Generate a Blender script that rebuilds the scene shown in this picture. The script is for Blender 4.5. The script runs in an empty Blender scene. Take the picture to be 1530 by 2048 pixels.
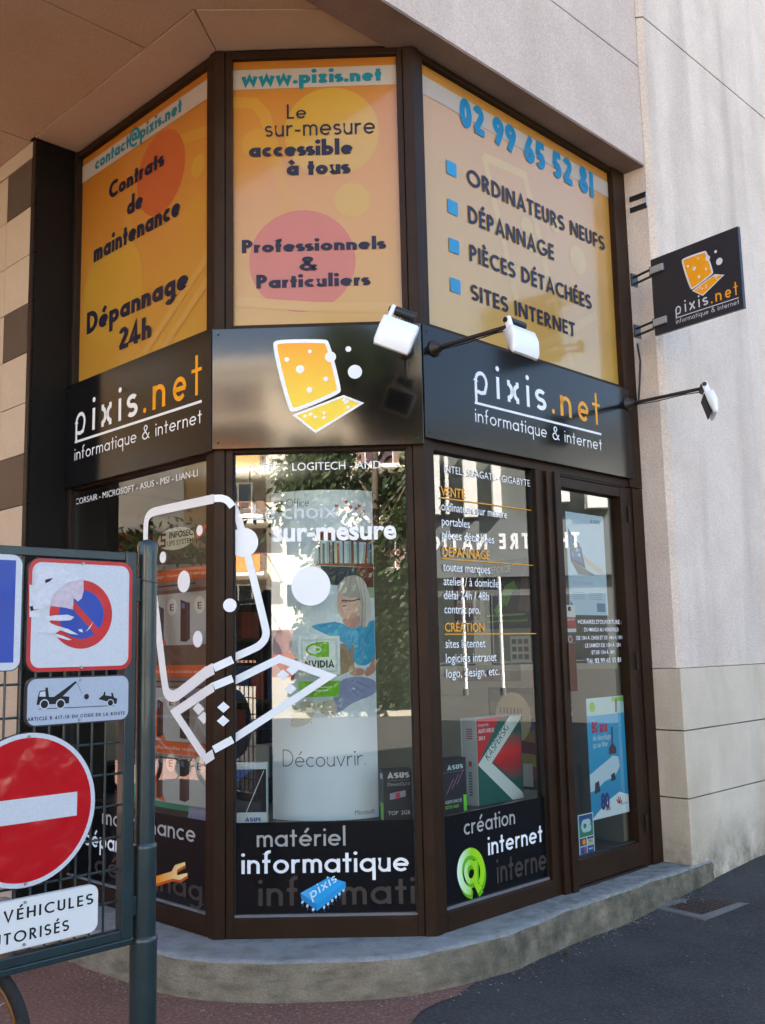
import bpy, bmesh, math, random
from mathutils import Matrix, Vector, noise
random.seed(7)
R_ = math.radians
SC = bpy.context.scene
COL = SC.collection

# ------------------------------------------------------------------ camera
YAW, PITCH, ROLL = 0.0084, 0.1379, -0.0224
fw = Vector((math.sin(YAW)*math.cos(PITCH), math.cos(YAW)*math.cos(PITCH), math.sin(PITCH)))
r0 = Vector((math.cos(YAW), -math.sin(YAW), 0)); u0 = r0.cross(fw)
rt = math.cos(ROLL)*r0 + math.sin(ROLL)*u0
up = -math.sin(ROLL)*r0 + math.cos(ROLL)*u0
cd = bpy.data.cameras.new('camera'); cam = bpy.data.objects.new('camera', cd); COL.objects.link(cam)
cd.sensor_fit = 'VERTICAL'; cd.sensor_height = 24; cd.lens = 1992.147/2048*24
cd.clip_start = .05; cd.clip_end = 2000
cam.matrix_world = Matrix(((rt.x, up.x, -fw.x, 0), (rt.y, up.y, -fw.y, 0), (rt.z, up.z, -fw.z, 1.30), (0, 0, 0, 1)))
SC.camera = cam
# ------------------------------------------------------------------ sky and sun (sun behind the shop: the corner is in open shade)
SUN_AZ = Vector((-0.50, 0.866, 0)).normalized(); SUN_EL = R_(43)
w = bpy.data.worlds.new('World'); SC.world = w; w.use_nodes = True
nt = w.node_tree; bg = nt.nodes['Background']
sky = nt.nodes.new('ShaderNodeTexSky'); sky.sky_type = 'NISHITA'; sky.sun_disc = False
sky.sun_elevation = SUN_EL; sky.sun_rotation = math.atan2(SUN_AZ.x, SUN_AZ.y)
sky.air_density = 1.0; sky.dust_density = 1.5; sky.ozone_density = 1.0
nt.links.new(sky.outputs[0], bg.inputs[0]); bg.inputs[1].default_value = 0.06
sl = bpy.data.lights.new('sun', 'SUN'); sun = bpy.data.objects.new('sun', sl); COL.objects.link(sun)
sl.energy = 5.0; sl.angle = R_(0.5); sl.color = (1, .93, .82)
sd = Vector((SUN_AZ.x*math.cos(SUN_EL), SUN_AZ.y*math.cos(SUN_EL), math.sin(SUN_EL)))
sun.rotation_euler = (-sd).to_track_quat('-Z', 'Y').to_euler()
SC.view_settings.view_transform = 'Standard'; SC.view_settings.look = 'None'
SC.view_settings.exposure = 3.35; SC.view_settings.gamma = 1
SC.render.engine = 'CYCLES'
SC.cycles.use_denoising = True; SC.cycles.max_bounces = 10; SC.cycles.diffuse_bounces = 5
SC.cycles.glossy_bounces = 4; SC.cycles.transparent_max_bounces = 12; SC.cycles.sample_clamp_indirect = 6
SC.cycles.caustics_reflective = False; SC.cycles.caustics_refractive = False

# ------------------------------------------------------------------ helpers
def srgb(r, g=None, b=None):
    if g is None: r, g, b = r
    f = lambda c: (c/255/12.92) if c/255 <= .04045 else ((c/255+.055)/1.055)**2.4
    return (f(r), f(g), f(b))
MATS = {}
def mat(name, col, rough=.6, var=0., scale=8., metal=0., bump=0., bscale=None, coat=0., spec=.5, detail=6., stretch=None, col2=None, emit=0., trans=0.):
    """procedural principled material: colour broken up by noise, optional fine bump"""
    if name in MATS: return MATS[name]
    m = bpy.data.materials.new(name); m.use_nodes = True; t = m.node_tree; b = t.nodes['Principled BSDF']
    b.inputs['Roughness'].default_value = rough; b.inputs['Metallic'].default_value = metal
    b.inputs['Specular IOR Level'].default_value = spec
    b.inputs['Coat Weight'].default_value = coat; b.inputs['Coat Roughness'].default_value = .04
    b.inputs['Base Color'].default_value = (*col, 1)
    if var or bump:
        tc = t.nodes.new('ShaderNodeTexCoord'); mp = t.nodes.new('ShaderNodeMapping')
        if stretch: mp.inputs['Scale'].default_value = stretch
        t.links.new(tc.outputs['Object'], mp.inputs[0])
    if var:
        n = t.nodes.new('ShaderNodeTexNoise'); n.inputs['Scale'].default_value = scale; n.inputs['Detail'].default_value = detail
        n.inputs['Roughness'].default_value = .62
        t.links.new(mp.outputs[0], n.inputs['Vector'])
        rp = t.nodes.new('ShaderNodeValToRGB'); rp.color_ramp.elements[0].position = .3; rp.color_ramp.elements[1].position = .7
        c2 = col2 or tuple(c*(1+var) for c in col)
        c1 = tuple(c*(1-var) for c in col) if not col2 else col
        rp.color_ramp.elements[0].color = (*c1, 1); rp.color_ramp.elements[1].color = (*c2, 1)
        t.links.new(n.outputs[0], rp.inputs[0]); t.links.new(rp.outputs[0], b.inputs['Base Color'])
    if bump:
        n2 = t.nodes.new('ShaderNodeTexNoise'); n2.inputs['Scale'].default_value = bscale or scale*6; n2.inputs['Detail'].default_value = 4
        t.links.new(mp.outputs[0], n2.inputs['Vector'])
        bp = t.nodes.new('ShaderNodeBump'); bp.inputs['Strength'].default_value = bump; bp.inputs['Distance'].default_value = .01
        t.links.new(n2.outputs[0], bp.inputs['Height']); t.links.new(bp.outputs[0], b.inputs['Normal'])
    if emit:
        b.inputs['Emission Color'].default_value = (*col, 1); b.inputs['Emission Strength'].default_value = emit
    MATS[name] = m; return m
def ink(r, g, b, rough=.45):
    return mat('ink_%d_%d_%d' % (r, g, b), srgb(r, g, b), rough, spec=.35)
def gradient(name, stops, axis, lo, hi, rough=.4, coat=0.):
    """printed colour gradient along an object axis"""
    if name in MATS: return MATS[name]
    m = mat(name, stops[0][1], rough, coat=coat); t = m.node_tree; b = t.nodes['Principled BSDF']
    tc = t.nodes.new('ShaderNodeTexCoord'); sx = t.nodes.new('ShaderNodeSeparateXYZ'); mr = t.nodes.new('ShaderNodeMapRange')
    mr.inputs[1].default_value = lo; mr.inputs[2].default_value = hi
    t.links.new(tc.outputs['Object'], sx.inputs[0]); t.links.new(sx.outputs[axis], mr.inputs[0])
    rp = t.nodes.new('ShaderNodeValToRGB'); e = rp.color_ramp.elements
    for i, (p, c) in enumerate(stops):
        el = e[i] if i < 2 else e.new(p)
        el.position = p; el.color = (*c, 1)
    t.links.new(mr.outputs[0], rp.inputs[0]); t.links.new(rp.outputs[0], b.inputs['Base Color'])
    return m
def glass_mat(name, base=.09, tint=(.86, .9, .86), rough=0.0):
    """window glass: Schlick reflection over clear transmission"""
    m = bpy.data.materials.new(name); m.use_nodes = True; t = m.node_tree; t.nodes.clear()
    o = t.nodes.new('ShaderNodeOutputMaterial'); mx = t.nodes.new('ShaderNodeMixShader')
    tr = t.nodes.new('ShaderNodeBsdfTransparent'); gl = t.nodes.new('ShaderNodeBsdfGlossy')
    tr.inputs[0].default_value = (*tint, 1); gl.inputs['Roughness'].default_value = rough; gl.inputs[0].default_value = (1, 1, 1, 1)
    lw = t.nodes.new('ShaderNodeLayerWeight'); lw.inputs[0].default_value = .5
    pw = t.nodes.new('ShaderNodeMath'); pw.operation = 'POWER'; pw.inputs[1].default_value = 5
    ma = t.nodes.new('ShaderNodeMath'); ma.operation = 'MULTIPLY_ADD'; ma.inputs[1].default_value = 1-base; ma.inputs[2].default_value = base
    t.links.new(lw.outputs['Facing'], pw.inputs[0]); t.links.new(pw.outputs[0], ma.inputs[0]); t.links.new(ma.outputs[0], mx.inputs[0])
    t.links.new(tr.outputs[0], mx.inputs[1]); t.links.new(gl.outputs[0], mx.inputs[2]); t.links.new(mx.outputs[0], o.inputs[0])
    MATS[name] = m; return m

class MB:
    """mesh collector; coordinates are the object's own"""
    def __init__(s): s.v = []; s.f = []; s.m = []; s.mats = []; s.sm = []
    def mi(s, m):
        if m not in s.mats: s.mats.append(m)
        return s.mats.index(m)
    def face(s, pts, m=None, smooth=False):
        i = len(s.v); s.v += [tuple(p) for p in pts]; s.f.append(tuple(range(i, i+len(pts)))); s.m.append(s.mi(m)); s.sm.append(smooth)
    def idx(s, verts, faces, m=None, smooth=False):
        i = len(s.v); s.v += [tuple(p) for p in verts]; k = s.mi(m)
        for f in faces: s.f.append(tuple(i+a for a in f)); s.m.append(k); s.sm.append(smooth)
    def box(s, a, b, m=None, bev=0., T=None):
        x0, y0, z0 = [min(p, q) for p, q in zip(a, b)]; x1, y1, z1 = [max(p, q) for p, q in zip(a, b)]
        if bev:
            bm = bmesh.new(); bmesh.ops.create_cube(bm, size=1)
            for v in bm.verts: v.co = Vector(((x0+x1)/2+v.co.x*(x1-x0), (y0+y1)/2+v.co.y*(y1-y0), (z0+z1)/2+v.co.z*(z1-z0)))
            bmesh.ops.bevel(bm, geom=bm.edges[:], offset=bev, segments=2, affect='EDGES', profile=.5)
            vs = [v.co.copy() for v in bm.verts]; bm.verts.index_update(); fs = [[v.index for v in f.verts] for f in bm.faces]; bm.free()
        else:
            vs = [Vector(p) for p in [(x0,y0,z0),(x1,y0,z0),(x1,y1,z0),(x0,y1,z0),(x0,y0,z1),(x1,y0,z1),(x1,y1,z1),(x0,y1,z1)]]
            fs = [(0,3,2,1),(4,5,6,7),(0,1,5,4),(1,2,6,5),(2,3,7,6),(3,0,4,7)]
        if T: vs = [T @ v for v in vs]
        s.idx(vs, fs, m)
    def prism(s, poly, z0, z1, m=None, T=None, side=None):
        n = len(poly)
        A_ = sum(poly[i][0]*poly[(i+1) % n][1]-poly[(i+1) % n][0]*poly[i][1] for i in range(n))
        if A_ < 0: poly = poly[::-1]
        vs = [Vector((x, y, z0)) for x, y in poly]+[Vector((x, y, z1)) for x, y in poly]
        if T: vs = [T @ v for v in vs]
        s.idx(vs, [tuple(range(n-1, -1, -1)), tuple(range(n, 2*n))], m)
        s.idx(vs, [(i, (i+1) % n, n+(i+1) % n, n+i) for i in range(n)], side or m)
    def tube(s, path, r, m=None, n=10, cap=True):
        path = [Vector(p) for p in path]; rs = r if isinstance(r, (list, tuple)) else [r]*len(path)
        vs = []; prev = None
        for i, p in enumerate(path):
            d = (path[min(i+1, len(path)-1)]-path[max(i-1, 0)]).normalized()
            a = (prev - d*prev.dot(d)).normalized() if prev and (prev - d*prev.dot(d)).length > 1e-5 else d.orthogonal().normalized()
            prev = a; b = d.cross(a)
            for k in range(n):
                t = 2*math.pi*k/n; vs.append(p+rs[i]*(a*math.cos(t)+b*math.sin(t)))
        fs = [(i*n+k, i*n+(k+1) % n, (i+1)*n+(k+1) % n, (i+1)*n+k) for i in range(len(path)-1) for k in range(n)]
        s.idx(vs, fs, m, True)
        if cap:
            s.face([vs[k] for k in range(n-1, -1, -1)], m); s.face([vs[(len(path)-1)*n+k] for k in range(n)], m)
    def torus(s, c, ax, R, r, m=None, n=40, k=8):
        ax = Vector(ax).normalized(); a = ax.orthogonal().normalized(); b = ax.cross(a); c = Vector(c); vs = []
        for i in range(n):
            t = 2*math.pi*i/n; d = a*math.cos(t)+b*math.sin(t)
            for j in range(k):
                q = 2*math.pi*j/k; vs.append(c+d*(R+r*math.cos(q))+ax*r*math.sin(q))
        s.idx(vs, [(i*k+j, ((i+1) % n)*k+j, ((i+1) % n)*k+(j+1) % k, i*k+(j+1) % k) for i in range(n) for j in range(k)], m, True)
    def build(s, name, m=None, parent=None, M=None, link=True):
        me = bpy.data.meshes.new(name); me.from_pydata(s.v, [], s.f)
        for x in s.mats: me.materials.append(x or m)
        me.polygons.foreach_set('material_index', s.m); me.polygons.foreach_set('use_smooth', s.sm); me.update()
        o = bpy.data.objects.new(name, me)
        if link: COL.objects.link(o)
        if parent: o.parent = parent
        if M is not None: o.matrix_local = M
        return o
def tag(o, label=None, cat=None, group=None, kind=None):
    for k, v in (('label', label), ('category', cat), ('group', group), ('kind', kind)):
        if v: o[k] = v
    return o
def empty(name, M=None, label=None, cat=None, group=None):
    o = bpy.data.objects.new(name, None); o.empty_display_size = .1; COL.objects.link(o)
    if M is not None: o.matrix_world = M
    return tag(o, label, cat, group)
def copy_tree(o, parent=None):
    c = o.copy(); COL.objects.link(c)
    if parent: c.parent = parent
    for ch in list(o.children): copy_tree(ch, c)
    return c
def one(name, fn, m, parent=None, M=None):
    b = MB(); fn(b); return b.build(name, m, parent, M)

# ------------------------------------------------------------------ the place: three faces of the shop corner
q_ = math.sqrt(.5)
A = Vector((-.7785, 4.8011, 0)); B = Vector((.2462, 4.7694, 0))
dR = Vector((q_, q_, 0)); nR = Vector((q_, -q_, 0)); nL = Vector((-q_, -q_, 0)); ZV = Vector((0, 0, 1))
LR, LL = 2.0639, 1.4637
Cc = B+dR*LR; Dd = A+Vector((-q_, q_, 0))*LL
dC = (B-A).normalized(); nC = dC.cross(ZV); LC = (B-A).length
def frame(o, e1, e3=None, e2=ZV):
    e3 = e3 or e1.cross(e2)
    return Matrix(((e1.x, e2.x, e3.x, o.x), (e1.y, e2.y, e3.y, o.y), (e1.z, e2.z, e3.z, o.z), (0, 0, 0, 1)))
FC = frame(A, dC); FR = frame(B, dR); FL = frame(Dd, nR)          # local x along the face, y up, z outwards
FW = frame(B+dR*2.42, nR)                                          # inner side wall
PG = Vector((-.7838, 3.4, 0)); FG = frame(PG, dR)                  # street gate
UV = Matrix(((q_, q_, 0, B.x), (q_, -q_, 0, B.y), (0, 0, -1, 0), (0, 0, 0, 1)))
def uv(u, v, z=0.): return B+dR*u+nR*v+Vector((0, 0, z))
def uvbox(mb, u0, u1, v0, v1, z0, z1, m=None, bev=0):
    T = Matrix(((q_, -q_, 0, B.x), (q_, q_, 0, B.y), (0, 0, 1, 0), (0, 0, 0, 1)))   # x=u, y=-v
    mb.box((u0, -v0, z0), (u1, -v1, z1), m, bev, T)

# ------------------------------------------------------------------ lettering
def arc(cx, cy, rx, ry, a0, a1, n=None):
    n = n or max(4, int(abs(a1-a0)/12)); return [(cx+rx*math.cos(R_(a0+(a1-a0)*i/n)), cy+ry*math.sin(R_(a0+(a1-a0)*i/n))) for i in range(n+1)]
ACC = {'é': ('e', 'a'), 'è': ('e', 'g'), 'à': ('a', 'g'), 'É': ('E', 'a'), 'È': ('E', 'g'), 'À': ('A', 'g'), 'Â': ('A', 'c')}
def glyph(ch, w):
    """geometric sans drawn with strokes: x-height 1, capitals 1.7. Returns strokes, dots, advance"""
    h = w/2; S = []; Dt = []; c = 1.7
    if ch in ACC:
        S, Dt, adv = glyph(ACC[ch][0], w); k = ACC[ch][1]; y = 1.16 if ch.islower() else 1.84; x = adv/2
        if k == 'a': S = S+[[(x-.05, y), (x+.24, y+.38)]]
        elif k == 'g': S = S+[[(x+.05, y), (x-.24, y+.38)]]
        else: S = S+[[(x-.26, y), (x, y+.3), (x+.26, y)]]
        return S, Dt, adv
    bowl = arc(.5, .5, .5-h, .5-h, 0, 360, 36)
    if ch == ' ': return [], [], .5
    if ch == 'o': return [bowl], [], 1.
    if ch == 'a': return [bowl, [(1-h, 0), (1-h, 1)]], [], 1.
    if ch == 'd': return [bowl, [(1-h, 0), (1-h, c)]], [], 1.
    if ch == 'q': return [bowl, [(1-h, -.6), (1-h, 1)]], [], 1.
    if ch == 'g': return [bowl, [(1-h, 1), (1-h, -.1)]+arc(.5, -.1, .5-h, .5-h, 0, -145)], [], 1.
    if ch == 'b': return [bowl, [(h, 0), (h, c)]], [], 1.
    if ch == 'p': return [bowl, [(h, -.6), (h, 1)]], [], 1.
    if ch == 'c': return [arc(.5, .5, .5-h, .5-h, 48, 312)], [], .84
    if ch == 'e': return [arc(.5, .5, .5-h, .5-h, 0, 318), [(h, .5), (1-h*.6, .5)]], [], 1.
    na = max(.4, .26+h); ma = max(.36, .22+h)
    if ch in 'nh': return [[(h, 0), (h, 1. if ch == 'n' else c)], arc(na, .6-h*.2, na-h, .4-h*.8, 180, 0)+[(2*na-h, 0)]], [], 2*na
    if ch == 'm': return [[(h, 0), (h, 1)], arc(ma, .62, ma-h, .38-h*.8, 180, 0)+[(2*ma-h, 0)], arc(3*ma-w, .62, ma-h, .38-h*.8, 180, 0)+[(4*ma-w-h, 0)]], [], 4*ma-w
    if ch == 'u': return [[(h, 1), (h, .4)]+arc(na, .4, na-h, .4-h*.8, 180, 360), [(2*na-h, 0), (2*na-h, 1)]], [], 2*na
    if ch == 'r': return [[(h, 0), (h, 1)], arc(.42, .55, .42-h, .45-h, 180, 68)], [], .56
    if ch == 's':
        ry = (1-w)/4; rx = .32-h*.6
        return [arc(.32, h+3*ry, rx, ry, 35, 270)+arc(.32, h+ry, rx, ry, 90, -145)[1:]], [], .64
    if ch == 't': return [[(.28, 0), (.28, 1.42)], [(0, 1-h), (.56, 1-h)]], [], .56
    if ch == 'f': return [[(.24, 0), (.24, 1.4)]+arc(.24+.26, 1.4, .26, .3-h, 180, 80), [(0, 1-h), (.52, 1-h)]], [], .54
    if ch == 'i': return [[(h, 0), (h, 1)]], [(h, 1.34+h*.4, max(.1, h*1.18))], w
    if ch == 'l': return [[(h, 0), (h, c)]], [], w
    if ch == 'v': return [[(h*.8, 1), (.45, h*.3), (.9-h*.8, 1)]], [], .9
    if ch == 'w': return [[(h*.8, 1), (.36, h*.5), (.68, 1-h*.4), (1., h*.5), (1.36-h*.8, 1)]], [], 1.36
    if ch == 'x': return [[(h*.9, 0), (.85-h*.9, 1)], [(h*.9, 1), (.85-h*.9, 0)]], [], .85
    if ch == 'X': # the )( letter of the shop's wordmark
        return [[(h, 0), (h, .18)]+arc(h, .5, .32-h, .3, -80, 80)+[(h, .82), (h, 1)], [(.82-h, 0), (.82-h, .18)]+arc(.82-h, .5, .32-h, .3, 260, 100)+[(.82-h, .82), (.82-h, 1)], [(.3, .5), (.52, .5)]], [], .82
    if ch == 'P_': pass
    if ch == '.': return [], [(h, h, h*1.1)], w
    if ch == '-': return [[(0, .48), (.5, .48)]], [], .5
    if ch == "'": return [[(h, 1.2), (h, c)]], [], w
    if ch == '/': return [[(0, -.1), (.6, c)]], [], .6
    if ch == '&': return [[(1.18, .05), (.42, 1.1)]+arc(.58, 1.36, .25, .34-h, 200, -20)+[(.5, .86)]+arc(.52, .46, .46-h*.4, .46-h, 120, 300)+[(.88, .2), (1.16, .72)]], [], 1.22
    if ch == '@': return [arc(.78, .82, .3, .34, 0, 360, 24), [(1.1, 1.2), (1.08, .62)]+arc(1.28, .66, .2, .22, 190, 300)+arc(.85, .75, .8, .95, -20, 300)], [], 1.7
    # capitals
    if ch == 'A': return [[(h*.8, 0), (.62, c-h*.4), (1.24-h*.8, 0)], [(.25, .5), (1., .5)]], [], 1.24
    if ch == 'B': return [[(h, 0), (h, c)], [(h, c-h), (.4, c-h)]+arc(.4, c*.76-h*.5, .42-h, c*.24-h*.5, 90, -90)+[(h, c*.52)], [(.4, c*.52)]+arc(.44, c*.26, .46-h, c*.26-h, 90, -90)+[(h, h)]], [], .92
    if ch == 'C': return [arc(.8, c/2, .8-h, c/2-h, 50, 310)], [], 1.25
    if ch == 'D': return [[(h, 0), (h, c)], [(h, c-h), (.35, c-h)]+arc(.35, c/2, .85-h, c/2-h, 90, -90)+[(h, h)]], [], 1.2
    if ch == 'E': return [[(h, 0), (h, c)], [(h, c-h), (.8, c-h)], [(h, c/2), (.76, c/2)], [(h, h), (.8, h)]], [], .8
    if ch == 'F': return [[(h, 0), (h, c)], [(h, c-h), (.78, c-h)], [(h, c*.47), (.72, c*.47)]], [], .78
    if ch == 'G': return [arc(.8, c/2, .8-h, c/2-h, 50, 352), [(.85, c*.45), (1.5, c*.45)]], [], 1.5
    if ch == 'H': return [[(h, 0), (h, c)], [(1.1-h, 0), (1.1-h, c)], [(h, c/2), (1.1-h, c/2)]], [], 1.1
    if ch == 'I': return [[(h, 0), (h, c)]], [], w
    if ch == 'J': return [[(.5-h, c), (.5-h, .4)]+arc(.22, .4, .28-h, .4-h, 0, -160)], [], .5
    if ch == 'K': return [[(h, 0), (h, c)], [(1., c), (h, c*.45)], [(.3, c*.62), (1.08-h, 0)]], [], 1.08
    if ch == 'L': return [[(h, 0), (h, c)], [(h, h), (.72, h)]], [], .72
    if ch == 'M': return [[(h, 0), (h+.14, c-h*.4), (.75, h), (1.36-h, c-h*.4), (1.5-h, 0)]], [], 1.5
    if ch == 'N': return [[(h, 0), (h, c-h*.2)], [(h*1.2, c-h*.5), (1.26-h*1.2, h*.5)], [(1.26-h, h*.2), (1.26-h, c)]], [], 1.26
    if ch == 'O': return [arc(.85, c/2, .85-h, c/2-h, 0, 360, 40)], [], 1.7
    if ch == 'P': return [[(h, 0), (h, c)], [(h, c-h), (.4, c-h)]+arc(.4, c*.72-h*.3, .5-h, c*.28-h*.7, 90, -90)+[(h, c*.44+h*.4)]], [], .9
    if ch == 'R': return [[(h, 0), (h, c)], [(h, c-h), (.4, c-h)]+arc(.4, c*.73-h*.3, .48-h, c*.27-h*.7, 90, -90)+[(h, c*.46+h*.4)], [(.42, c*.46), (1.-h*.7, 0)]], [], 1.
    if ch == 'S':
        ry = (c-w)/4; rx = .46-h*.7
        return [arc(.46, h+3*ry, rx, ry, 35, 270)+arc(.46, h+ry, rx, ry, 90, -145)[1:]], [], .92
    if ch == 'T': return [[(.47, 0), (.47, c)], [(0, c-h), (.94, c-h)]], [], .94
    if ch == 'U': return [[(h, c), (h, .5)]+arc(.5, .5, .5-h, .5-h, 180, 360)+[(1-h, c)]], [], 1.
    if ch == 'V': return [[(h*.8, c), (.6, h*.4), (1.2-h*.8, c)]], [], 1.2
    if ch == 'X2': pass
    if ch == '0': return [arc(.5, c/2, .5-h, c/2-h, 0, 360, 32)], [], 1.
    if ch == '1': return [[(.16, c*.82), (.5-h, c-h*.3)], [(.5-h, 0), (.5-h, c)]], [], .58
    if ch == '2': return [arc(.48, c*.7, .46-h, c*.3-h, 165, -30)+[(h, h)], [(h*.6, h), (.96, h)]], [], .98
    if ch == '3': return [arc(.42, c*.74, .4-h, c*.26-h, 150, -90)+arc(.42, c*.26, .46-h, c*.26-h, 90, -150)[1:]], [], .9
    if ch == '4': return [[(.78-h, 0), (.78-h, c-h*.5), (h*.6, .42), (1.05, .42)]], [], 1.05
    if ch == '5': return [[(.85, c-h), (.3, c-h), (.2, c*.52)]+arc(.45, c*.31, .46-h, c*.31-h, 125, -150)], [], .95
    if ch == '6': return [arc(.5, c*.3, .5-h, c*.3-h, 0, 360, 28), [(.68, c-h*.3), (h*1.1, c*.42)]], [], 1.
    if ch == '7': return [[(0, c-h), (.86-h, c-h), (.25, 0)]], [], .86
    if ch == '8': return [arc(.48, c*.28, .48-h, c*.28-h, 0, 360, 28), arc(.48, c*.76, .4-h, c*.24-h*.8, 0, 360, 24)], [], .96
    if ch == '9': return [arc(.5, c*.7, .5-h, c*.3-h, 0, 360, 28), [(.32, h*.3), (1-h*1.1, c*.58)]], [], 1.
    return [[(h, 0), (h, 1)]], [], .5
def ribbon(pts, w):
    n = len(pts); closed = n > 3 and abs(pts[0][0]-pts[-1][0])+abs(pts[0][1]-pts[-1][1]) < 1e-6
    if closed: pts = pts[:-1]; n -= 1
    L, Rr = [], []
    for i, (x, y) in enumerate(pts):
        p = pts[i-1] if (i > 0 or closed) else None; q = pts[(i+1) % n] if (i < n-1 or closed) else None
        def nr(a, b):
            dx, dy = b[0]-a[0], b[1]-a[1]; l = math.hypot(dx, dy) or 1e-9; return (-dy/l, dx/l)
        if p and q:
            a, b = nr(p, (x, y)), nr((x, y), q); mx, my = a[0]+b[0], a[1]+b[1]; l = math.hypot(mx, my) or 1e-9
            mx, my = mx/l, my/l; k = w/2/max(.45, mx*a[0]+my*a[1])
        else:
            mx, my = nr(p, (x, y)) if p else nr((x, y), q); k = w/2
        L.append((x+mx*k, y+my*k)); Rr.append((x-mx*k, y-my*k))
    return [(L[i], Rr[i], Rr[(i+1) % n], L[(i+1) % n]) for i in range(n if closed else n-1)]
def stroke_text(txt, w=.19, ls=.17):
    """list of polygons in font units and the total width"""
    x = 0; polys = []
    for ch in txt:
        S, Dt, adv = glyph(ch, w)
        for st in S: polys.append([[(x+a, b) for a, b in quad] for quad in ribbon(st, w)])
        for cx, cy, r in Dt: polys.append([[(x+cx+r*math.cos(2*math.pi*k/18), cy+r*math.sin(2*math.pi*k/18)) for k in range(18)]])
        x += adv+ls
    return polys, x-ls
_bf = {}
def bf_mesh(txt, bold=0., italic=0.):
    cu = bpy.data.curves.new('t', 'FONT'); cu.body = txt; cu.offset = bold; cu.shear = italic; cu.resolution_u = 3
    ob = bpy.data.objects.new('t', cu); COL.objects.link(ob)
    dg = bpy.context.evaluated_depsgraph_get(); dg.update()
    me = bpy.data.meshes.new_from_object(ob.evaluated_get(dg))
    vs = [(v.co.x, v.co.y) for v in me.vertices]; fs = [tuple(p.vertices) for p in me.polygons]
    bpy.data.objects.remove(ob); bpy.data.curves.remove(cu); bpy.data.meshes.remove(me)
    return vs, fs
def lettering(mb, txt, s0, s1, z, h, off, m, font='fut', w=.19, ls=.17, ref='x', bold=0., sl=0., ghost=None, T=None):
    """set a line of text into mesh builder mb: from s0 to s1, baseline z, height h of x-height/capital; sl = rise over the line"""
    T = T or (lambda x, y, o: (x, y, o))
    if font == 'fut':
        polys, W = stroke_text(txt, w, ls); kx = (s1-s0)/W; ky = h/(1. if ref == 'x' else 1.7)
        for i, grp in enumerate(polys):
            for quad in grp: mb.face([T(s0+a*kx, z+b*ky+sl*a/W, off+.0001*(i % 5)) for a, b in quad], m)
        return kx*(ls+.22)
    else:
        vs, fs = bf_mesh(txt, bold)
        if not vs: return
        x0 = min(v[0] for v in vs); x1 = max(v[0] for v in vs)
        if ref not in _bf:
            q = bf_mesh('x' if ref == 'x' else 'H'); _bf[ref] = max(v[1] for v in q[0])
        kx = (s1-s0)/(x1-x0); ky = h/_bf[ref]
        mb.idx([T(s0+(a-x0)*kx, z+b*ky+sl*(a-x0)/(x1-x0), off) for a, b in vs], fs, m)
        return kx*.2
def text_part(txt, s0, s1, z, h, off, m, parent, M=None, name='lettering', **k):
    b = MB(); gp_ = lettering(b, txt, s0, s1, z, h, off, m, **k)
    return words(b, name, m, parent, M, gp_, ' ' in txt)
def words(b, name, m, parent, M=None, gap=.01, split=True):
    """link the glyphs of mb as one object per word"""
    fx = sorted((min(b.v[i][0] for i in f), max(b.v[i][0] for i in f), n) for n, f in enumerate(b.f)); groups = []; end = None
    for x0, x1, n in fx:
        if end is None or (split and x0-end > gap): groups.append([])
        groups[-1].append(n); end = x1 if end is None else max(end, x1)
    out = None
    for gr in groups:
        q = MB(); q.mats = list(b.mats)
        for n in gr:
            i = len(q.v); q.v += [b.v[j] for j in b.f[n]]; q.f.append(tuple(range(i, i+len(b.f[n])))); q.m.append(b.m[n]); q.sm.append(False)
        out = q.build(name, m, parent, M)
    return out
def poly(mb, pts, off, m, T=None): mb.face([(a, b, off) if not T else T(a, b, off) for a, b in (pts if _area(pts) > 0 else pts[::-1])], m)
def _area(p): return sum(p[i][0]*p[(i+1) % len(p)][1]-p[(i+1) % len(p)][0]*p[i][1] for i in range(len(p)))
def disc(mb, x, y, r, off, m, ry=None, n=28): poly(mb, [(x+r*math.cos(2*math.pi*k/n), y+(ry or r)*math.sin(2*math.pi*k/n)) for k in range(n)], off, m)
def strip(mb, pts, w, off, m):
    for qd in ribbon(pts, w): mb.face([(a, b, off) for a, b in qd], m)
def chaikin(p, n=2):
    for _ in range(n): p = [q for i in range(len(p)) for q in ((p[i][0]*.75+p[(i+1) % len(p)][0]*.25, p[i][1]*.75+p[(i+1) % len(p)][1]*.25), (p[i][0]*.25+p[(i+1) % len(p)][0]*.75, p[i][1]*.25+p[(i+1) % len(p)][1]*.75))]
    return p
def ext(p, xa=None, xb=None):
    p = list(p)
    def at(a, b_, x): return (x, a[1]+(b_[1]-a[1])*(x-a[0])/(b_[0]-a[0]))
    if xa is not None: p[0] = at(p[1], p[0], xa)
    if xb is not None: p[-1] = at(p[-2], p[-1], xb)
    return p
def rrect(x0, y0, x1, y1, r, n=6):
    p = []
    for cx, cy, a in ((x1-r, y0+r, -90), (x1-r, y1-r, 0), (x0+r, y1-r, 90), (x0+r, y0+r, 180)): p += arc(cx, cy, r, r, a, a+90, n)
    return p
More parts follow.
